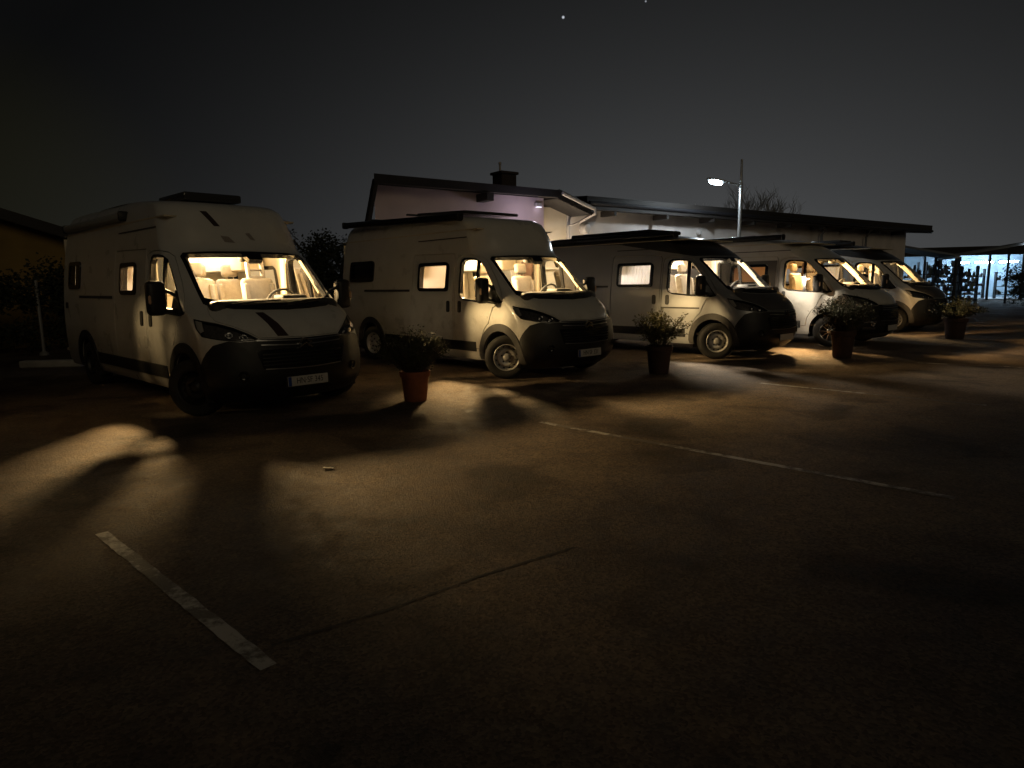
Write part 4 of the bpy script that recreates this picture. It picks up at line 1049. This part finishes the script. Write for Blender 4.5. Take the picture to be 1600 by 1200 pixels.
MB().tube([(.22, -.46, 3.84), (.26, -.44, 3.74), (.18, .1, 3.55), (.08, .52, 3.45), (.06, .54, 2.0), (.06, .54, 0.1)], .042, 8).obj('drainpipe', PVC, house, True)
eb = MB().box((-1.55, -.07, 3.92), (.22, .12, .12), None, .02, 1).obj('eaves_box', PVC, house)  # plain unlit box; its glow and the light below are added
MB().box((-1.55, -.09, 3.852), (.16, .08, .012)).obj('eaves_box_added_glow', emit_mat('wall_fill_glow', (.85, .80, 1), 2.0), eb)
ld = bpy.data.lights.new('wall_fill_light', 'POINT'); ld.energy = 11; ld.color = (.92, .80, 1.0); ld.shadow_soft_size = .08
lo_ = bpy.data.objects.new('wall_fill_light', ld); link(lo_, house); lo_.location = (-2.2, -.85, 3.55)  # added fill hung in front of the pink wall, apart from the box
MB().box((-3.45, -.25, 3.98), (.22, .5, .20), None, .01, 1).obj('rafter_end', BOARD, house)
MB().tube([(-3.62, -.10, 3.10), (-3.62, -.16, 3.16), (-3.62, -.18, 3.28)], .05, 8).obj('wall_vent', PVC, house, True)
# lantern added out of sight to brighten the recess beside the downpipe
lan = MB().box((-.55, .52, 1.95), (.16, .12, .22), None, .02, 1).obj('recess_fill_box', BOARD, house)
MB().box((-.55, .45, 1.95), (.12, .03, .16), None, .01, 1).obj('recess_fill_glass', emit_mat('recess_fill_glow', (1, .78, .5), 8.0), lan)
ld = bpy.data.lights.new('recess_fill_light', 'POINT'); ld.energy = 85; ld.color = (1, .80, .55); ld.shadow_soft_size = .05
lo_ = bpy.data.objects.new('recess_fill_light', ld); link(lo_, house); lo_.location = (-.50, -.15, 2.2)

hall = empty('long_hall', (2.0, 20.0, 0), FA); tag(hall, 'long low hall with dark flat eaves running behind the row to the right', 'building')
MB().box((11.2, 3.3, 1.85), (22.2, 5.4, 3.70), None).obj('wall', RENDER_W, hall)
m = MB(); m.prism([(-.05, 3.60), (-.05, 3.98), (6.8, 4.45), (6.8, 4.2)], 'x', .3, 23.6); hr = m.obj('roof', BOARD, hall)
MB().tube([(.35, -.10, 3.78), (23.5, -.10, 3.70)], .06, 8).obj('gutter', principled('dark_gutter', (.03, .03, .035), .4), hall, True)
for k, x in enumerate(np.arange(1.5, 23, 2.4)):
    MB().box((x, .28, 3.55), (.10, .6, .16)).obj('rafter_end', BOARD, hall)
MB().lathe([(.17, 0), (.17, .14), (.12, .2), (0, .22)], 20, Matrix.Translation((.75, .60, 3.10)) @ Matrix.Rotation(rad(90), 4, 'X')).obj('wall_vent', PVC, hall, True)
MB().lathe([(.10, 0), (.10, .10), (.07, .15), (0, .16)], 16, Matrix.Translation((6.2, .60, 3.15)) @ Matrix.Rotation(rad(90), 4, 'X')).obj('bulkhead_lamp', PVC, hall, True)
for x in (14.2, 18.0): MB().tube([(x, .2, 3.65), (x, .45, 3.3), (x, .45, 0)], .05, 8).obj('downpipe', principled('grey_pipe', (.12, .12, .12), .5), hall, True)

# ------------------------------------------------------------------ street lamp
lampp = empty('street_lamp', (7.17, 21.4, 0)); tag(lampp, 'slim grey lamp post with lit cold white head on a side arm', 'street lamp')
MB().tube([(0, 0, 0), (0, 0, 1), (0, 0, 4.45)], [.075, .06, .05], 12).obj('pole', principled('galvanised', (.42, .44, .45), .4, metal=.6), lampp, True)
MB().tube([(0, 0, 4.44), (0, 0, 5.15)], [.042, .034], 10).obj('pole_top', MATS['galvanised'], lampp, True)
MB().tube([(0, 0, 4.28), (-.12, -.01, 4.40), (-.52, -.02, 4.50)], .025, 8).obj('arm', MATS['galvanised'], lampp, True)
MB().box((-.78, -.02, 4.54), (.56, .20, .07), Matrix.Rotation(rad(10), 3, 'Y'), .025, 2).obj('lamp_head', MATS['galvanised'], lampp, True)
MB().lathe([(0, -.21), (.045, -.195), (.075, -.13), (.085, 0), (.075, .13), (.045, .195), (0, .21)], 16, Matrix.Translation((-.80, -.06, 4.475)) @ Matrix.Rotation(rad(100), 4, 'Y')).obj('lamp_lens', emit_mat('led_white', (.72, .90, 1.0), 45.0), lampp, True)
ld = bpy.data.lights.new('street_lamp_light', 'SPOT'); ld.energy = 150; ld.color = (.84, .94, 1); ld.spot_size = rad(176); ld.spot_blend = .15; ld.shadow_soft_size = .12
lo_ = bpy.data.objects.new('street_lamp_light', ld); link(lo_, lampp); lo_.location = (-.79, -.06, 4.30)

# ------------------------------------------------------------------ bare trees behind the hall
BAREBARK = principled('bare_bark', (.42, .39, .35), .9, noise=.3, nscale=8)
def bare_tree(label, loc, h, seed, r0=.14):
    rng = random.Random(seed); t = empty('bare_tree', loc); tag(t, label, 'tree', 'bare trees behind the hall')
    trunk = MB(); crown = MB()
    trunk.tube([(0, 0, 0), (.05, 0, h * .2), (-.04, .05, h * .42)], [r0, r0 * .85, r0 * .7], 10)
    def grow(m, p, d, L, r, dep):
        n = 4; pts = [p]; q = p.copy(); dd = d.copy()
        for i in range(n):
            dd = (dd + Vector((rng.gauss(0, .13), rng.gauss(0, .13), rng.gauss(.05, .08)))).normalized(); q = q + dd * L / n; pts.append(q.copy())
        m.tube(pts, [r * (1 - .5 * i / n) for i in range(n + 1)], 6 if dep > 2 else 4, False)
        if dep == 0: return
        for i in range(rng.choice((3, 4, 4))):
            f = rng.randint(2, n); a = rng.uniform(0, 6.28); nd = (dd + Vector((math.cos(a), math.sin(a), rng.uniform(-.1, .5))) * rng.uniform(.5, .95)).normalized()
            grow(m, pts[f], nd, L * rng.uniform(.55, .8), r * .52, dep - 1)
    for k in range(5):
        a = k * 1.26 + rng.uniform(-.3, .3)
        grow(crown, Vector((-.04, .05, h * .40)), Vector((math.cos(a) * .7, math.sin(a) * .7, .9)).normalized(), h * .24, r0 * .5, 4)
    trunk.obj('trunk', BAREBARK, t, True); crown.obj('crown', BAREBARK, t)
bare_tree('leafless pale tree behind the hall roof, right of the street lamp', (11.2, 31.5, 0), 5.9, 4)
bare_tree('smaller leafless tree behind the hall roof, left of the lamp post', (9.3, 31.0, 0), 5.3, 9, .10)

# ------------------------------------------------------------------ left side: house gable, post, kerb stone, added dark hedges
gable = empty('gable_house', (-13.4, 17.2, -.35), rad(40)); tag(gable, 'ochre gable wall with dark sloping roof edge at the far left', 'house')
MB().prism([(-4, 0), (2.0, 0), (2.0, 3.2), (-4, 5.2)], 'y', 0, 5).obj('wall', principled('ochre_render', (.30, .20, .06), .9, noise=.25, nscale=1.5), gable)
MB().prism([(-4.2, 5.18), (2.6, 2.95), (2.6, 3.22), (-4.2, 5.45)], 'y', -.5, 5.4).obj('roof', BOARD, gable)
pst = empty('fence_post', (-10.9, 15.6, 0)); tag(pst, 'thin grey metal fence post left of the striped van', 'post')
MB().tube([(0, 0, 0), (0, 0, 1.75)], .035, 8).obj('shaft', principled('post_grey', (.34, .34, .34), .5, metal=.3), pst, True)
MB().lathe([(.10, 0), (.10, .05), (.06, .08), (.04, .1)], 12).obj('foot', MATS['post_grey'], pst)
tag(MB().box((-9.05, 13.15, .07), (1.15, .22, .14), Matrix.Rotation(rad(4), 3, 'Z'), .02, 1).obj('kerb_stone', principled('kerb_concrete', (.48, .46, .42), .85, noise=.2, nscale=8)), 'pale concrete kerb stone lying beyond the striped van on the left', 'kerb')

def foliage_tree(name, label, loc, h, rx, ry, n, leafm, seed, z0=.4, leaf=.09, cat='tree', group=None):
    rng = random.Random(seed); t = empty(name, loc); tag(t, label, cat, group)
    tr = MB(); lv, lf = [], []
    tr.tube([(0, 0, 0), (.03, .02, h * .3), (0, 0, h * .7)], [.11, .08, .03], 8)
    cl = []
    for k in range(26):
        a = rng.uniform(0, 6.28); zz = rng.uniform(z0, h * .95); f = math.sqrt(max(.05, 1 - ((zz - h * .5) / (h * .55)) ** 2)); r_ = rng.uniform(.35, 1) * f
        c = Vector((rx * r_ * math.cos(a), ry * r_ * math.sin(a), zz)); cl.append((c, rng.uniform(.22, .42) * min(rx, 1.2)))
        tr.tube([(0, 0, max(.2, zz - .5)), c * .5 + Vector((0, 0, zz * .45)), c], [.03, .02, .01], 5)
    for i in range(n):
        c, s = cl[rng.randrange(len(cl))]
        d = Vector((rng.gauss(0, 1), rng.gauss(0, 1), rng.gauss(0, .8))).normalized() * s * rng.uniform(.4, 1.15)
        p = c + d
        if p.z < .05: continue
        dr = Vector((rng.uniform(-1, 1), rng.uniform(-1, 1), rng.uniform(-.6, .6))).normalized(); sd = dr.orthogonal().normalized(); L_ = leaf * rng.uniform(.6, 1.3)
        b = len(lv); lv.extend([p, p + dr * L_ * .5 + sd * L_ * .28, p + dr * L_, p + dr * L_ * .5 - sd * L_ * .28]); lf.append((b, b + 1, b + 2, b + 3))
    tr.obj('trunk', BARK, t); add('crown', mesh_from('crown', lv, lf, leafm), t)
    return t
HEDGE = principled('hedge_leaf', (.035, .042, .018), .7, noise=.5, nscale=6)
foliage_tree('evergreen_shrub', 'dark evergreen between the striped van and the steel-wheeled van', (-5.6, 18.6, 0), 3.1, 1.5, 1.0, 9000, HEDGE, 21)
foliage_tree('evergreen_shrub', 'dark evergreen standing close behind the rear of the steel-wheeled van', (-4.5, 18.3, 0), 2.7, 1.0, .8, 6000, HEDGE, 22)
foliage_tree('dark_bush', 'low dark bush at the right edge beside the lit hall', (24.5, 31.5, 0), 1.9, 1.7, 1.2, 5000, HEDGE, 23, .2, .11, 'bush')
foliage_tree('filler_hedge', 'hedge added below the ochre gable to keep the far left black', (-12.6, 15.0, 0), 2.2, 2.0, .9, 9000, HEDGE, 25, .2, .10, 'hedge')  # both hedges are added to black out the left edge
foliage_tree('filler_hedge', 'hedge added behind the thin fence post to keep the left dark', (-10.6, 16.6, 0), 2.0, 1.4, .8, 7000, HEDGE, 26, .2, .10, 'hedge')
flag = empty('red_white_sign', (-5.1, 17.4, 0)); tag(flag, 'small red and white sign in the gap between the first two vans', 'sign')
MB().box((0, 0, 1.45), (.36, .03, .50), None, .005, 1).obj('sign_board', principled('sign_white', (.6, .55, .5), .5), flag)
MB().box((0, -.018, 1.63), (.34, .006, .10)).obj('red_band', principled('sign_red', (.45, .03, .04), .5), flag)
MB().tube([(0, .03, 0), (0, .03, 1.6)], .025, 6).obj('sign_post', MATS['post_grey'], flag)

# ------------------------------------------------------------------ lit open hall with canopies at the far right
def P2(px, py, Y):
    d = _f + _r2 * ((px - 800) / CAM_F) - _u2 * ((py - 600) / CAM_F)
    return Vector((0, 0, CAM_H)) + d * (Y / d.y)
COLD = (.55, .78, 1.0)
show = empty('lit_shop_hall', (27.6, 42.0, 0), rad(-20)); tag(show, 'open shop hall with cold blue-white lit interior at the far right', 'building')
HALLW = principled('hall_wall', (.34, .43, .50), .8, noise=.35, nscale=1.2)
MB().box((-.2, 5.2, 1.55), (10.4, .2, 3.1)).obj('back_wall', HALLW, show)
MB().box((-.2, 2.6, .03), (10.4, 5.4, .05)).obj('floor_slab', principled('hall_floor', (.3, .3, .3), .6), show)
MB().box((-5.3, 2.6, 1.55), (.2, 5.2, 3.1)).obj('end_wall', HALLW, show)
MB().box((4.9, 2.6, 1.55), (.2, 5.2, 3.1)).obj('end_wall', HALLW, show)
MB().box((-.2, 2.6, 3.17), (10.8, 6.0, .14)).obj('ceiling', BOARD, show)
for x in np.arange(-5.2, 5.2, 1.72): MB().box((x, -.05, 1.55), (.12, .12, 3.1)).obj('post', BOARD, show)
MB().box((-.2, -.32, 2.92), (10.8, .12, .42)).obj('fascia', BOARD, show)
for k in range(6):
    MB().box((-4.4 + k * 1.72, 2.0, 3.05), (.9, .10, .05)).obj('tube_light', emit_mat('cold_tube', COLD, 95.0), show)
for k in range(3): MB().box((1.1 + k * 1.35, 3.9, 2.35), (1.0, .08, .09)).obj('tube_light', MATS['cold_tube'], show)
rng = random.Random(31)
cols = [(.35, .36, .36), (.10, .14, .2), (.2, .22, .12), (.05, .09, .07), (.5, .5, .5), (.14, .08, .08)]
hall_frame = Matrix.Translation((27.6, 42.0, 0)) @ Matrix.Rotation(rad(-20), 4, 'Z')
can_frame = Matrix.Translation((22.8, 35.2, 0)) @ Matrix.Rotation(rad(-20), 4, 'Z')
def rack(frame, x, y, w, hts, label, dense):
    r = empty('shop_rack', frame @ Vector((x, y, 0)), rad(-20)); tag(r, label, 'rack', 'racks of goods round the lit shop hall')
    for z in hts: MB().box((0, 0, z), (w, .45, .04)).obj('shelf_board', BOARD, r)
    for sx in (-w / 2, w / 2): MB().box((sx, 0, hts[-1] * .5 + .25), (.05, .45, hts[-1] + .5)).obj('upright', BOARD, r)
    for z in hts:
        x_ = -w / 2 + .05
        while x_ < w / 2 - .12:
            w_ = rng.uniform(.05, .13); h_ = rng.uniform(.08, .34)
            if rng.random() < dense: MB().box((x_ + w_ / 2, 0, z + .02 + h_ / 2), (w_ * .9, .3, h_), None, .012, 1).obj('goods', principled('goods_%d' % (q := rng.randrange(6)), cols[q], .5), r)
            x_ += w_ + .02
rack(hall_frame, 1.2, 1.6, 1.4, (.3, .85, 1.4), 'low rack inside the lit hall, left of its bright right half', .7)
rack(hall_frame, 3.2, 1.3, 1.5, (.3, .8, 1.2), 'low rack inside the lit hall at its right end', .6)
rack(hall_frame, -2.6, 1.2, 1.5, (.3, .85, 1.4, 1.9), 'tall rack inside the lit hall behind the canopy valley', .8)
rack(hall_frame, -.6, 1.4, 1.5, (.3, .85, 1.4, 1.9), 'tall rack in the middle of the lit hall', .8)
rack(can_frame, -1.0, .9, .9, (.25, .7, 1.15, 1.6), 'dark rack under the canopy, left of its valley post', .75)
rack(can_frame, .15, 1.3, 1.1, (.25, .7, 1.15, 1.6, 2.0), 'dark rack under the canopy, nearest its valley post', .9)
rack(can_frame, 1.05, .7, .7, (.25, .7, 1.15, 1.5), 'narrow dark rack under the canopy, right of its valley post', .8)
can = empty('canopy', (22.8, 35.2, 0), rad(-20)); tag(can, 'dark canopy with two sloping roof sails in front of the lit hall', 'canopy')
SAIL = principled('canopy_sheet', (.22, .24, .26), .6, noise=.2, nscale=2)
m = MB(); m.prism([(-3.3, 3.28), (0, 2.56), (0, 2.46), (-3.3, 3.16)], 'y', -1.2, 2.6); m.obj('roof_sail', SAIL, can)
m = MB(); m.prism([(0, 2.56), (3.3, 3.15), (3.3, 3.03), (0, 2.46)], 'y', -1.2, 2.6); m.obj('roof_sail', SAIL, can)
for x, z in ((-3.2, 3.15), (0, 2.5), (3.2, 3.05)):
    for y in (-1.0, 2.4): MB().tube([(x, y, 0), (x, y, z)], .06, 8).obj('post', BOARD, can)
MB().box((0, .7, 2.42), (.16, 3.9, .10)).obj('valley_gutter', PVC, can)
MB().box((2.9, -1.26, 2.96), (.20, .12, .12), None, .03, 1).obj('floodlight', emit_mat('flood_white', (.8, .92, 1), 20.0), can)
blk = empty('rendered_block', (27.2, 33.5, 0), rad(-15)); tag(blk, 'plain brown rendered block at the right edge of the picture', 'wall')
MB().box((1.2, 0, .95), (3.6, .4, 1.9), None, .02, 1).obj('block_wall', principled('brown_render', (.22, .15, .12), .9, noise=.2, nscale=2), blk)
MB().box((1.2, 0, 1.93), (3.7, .5, .06), None, .01, 1).obj('coping', principled('coping_stone', (.3, .25, .22), .9), blk)
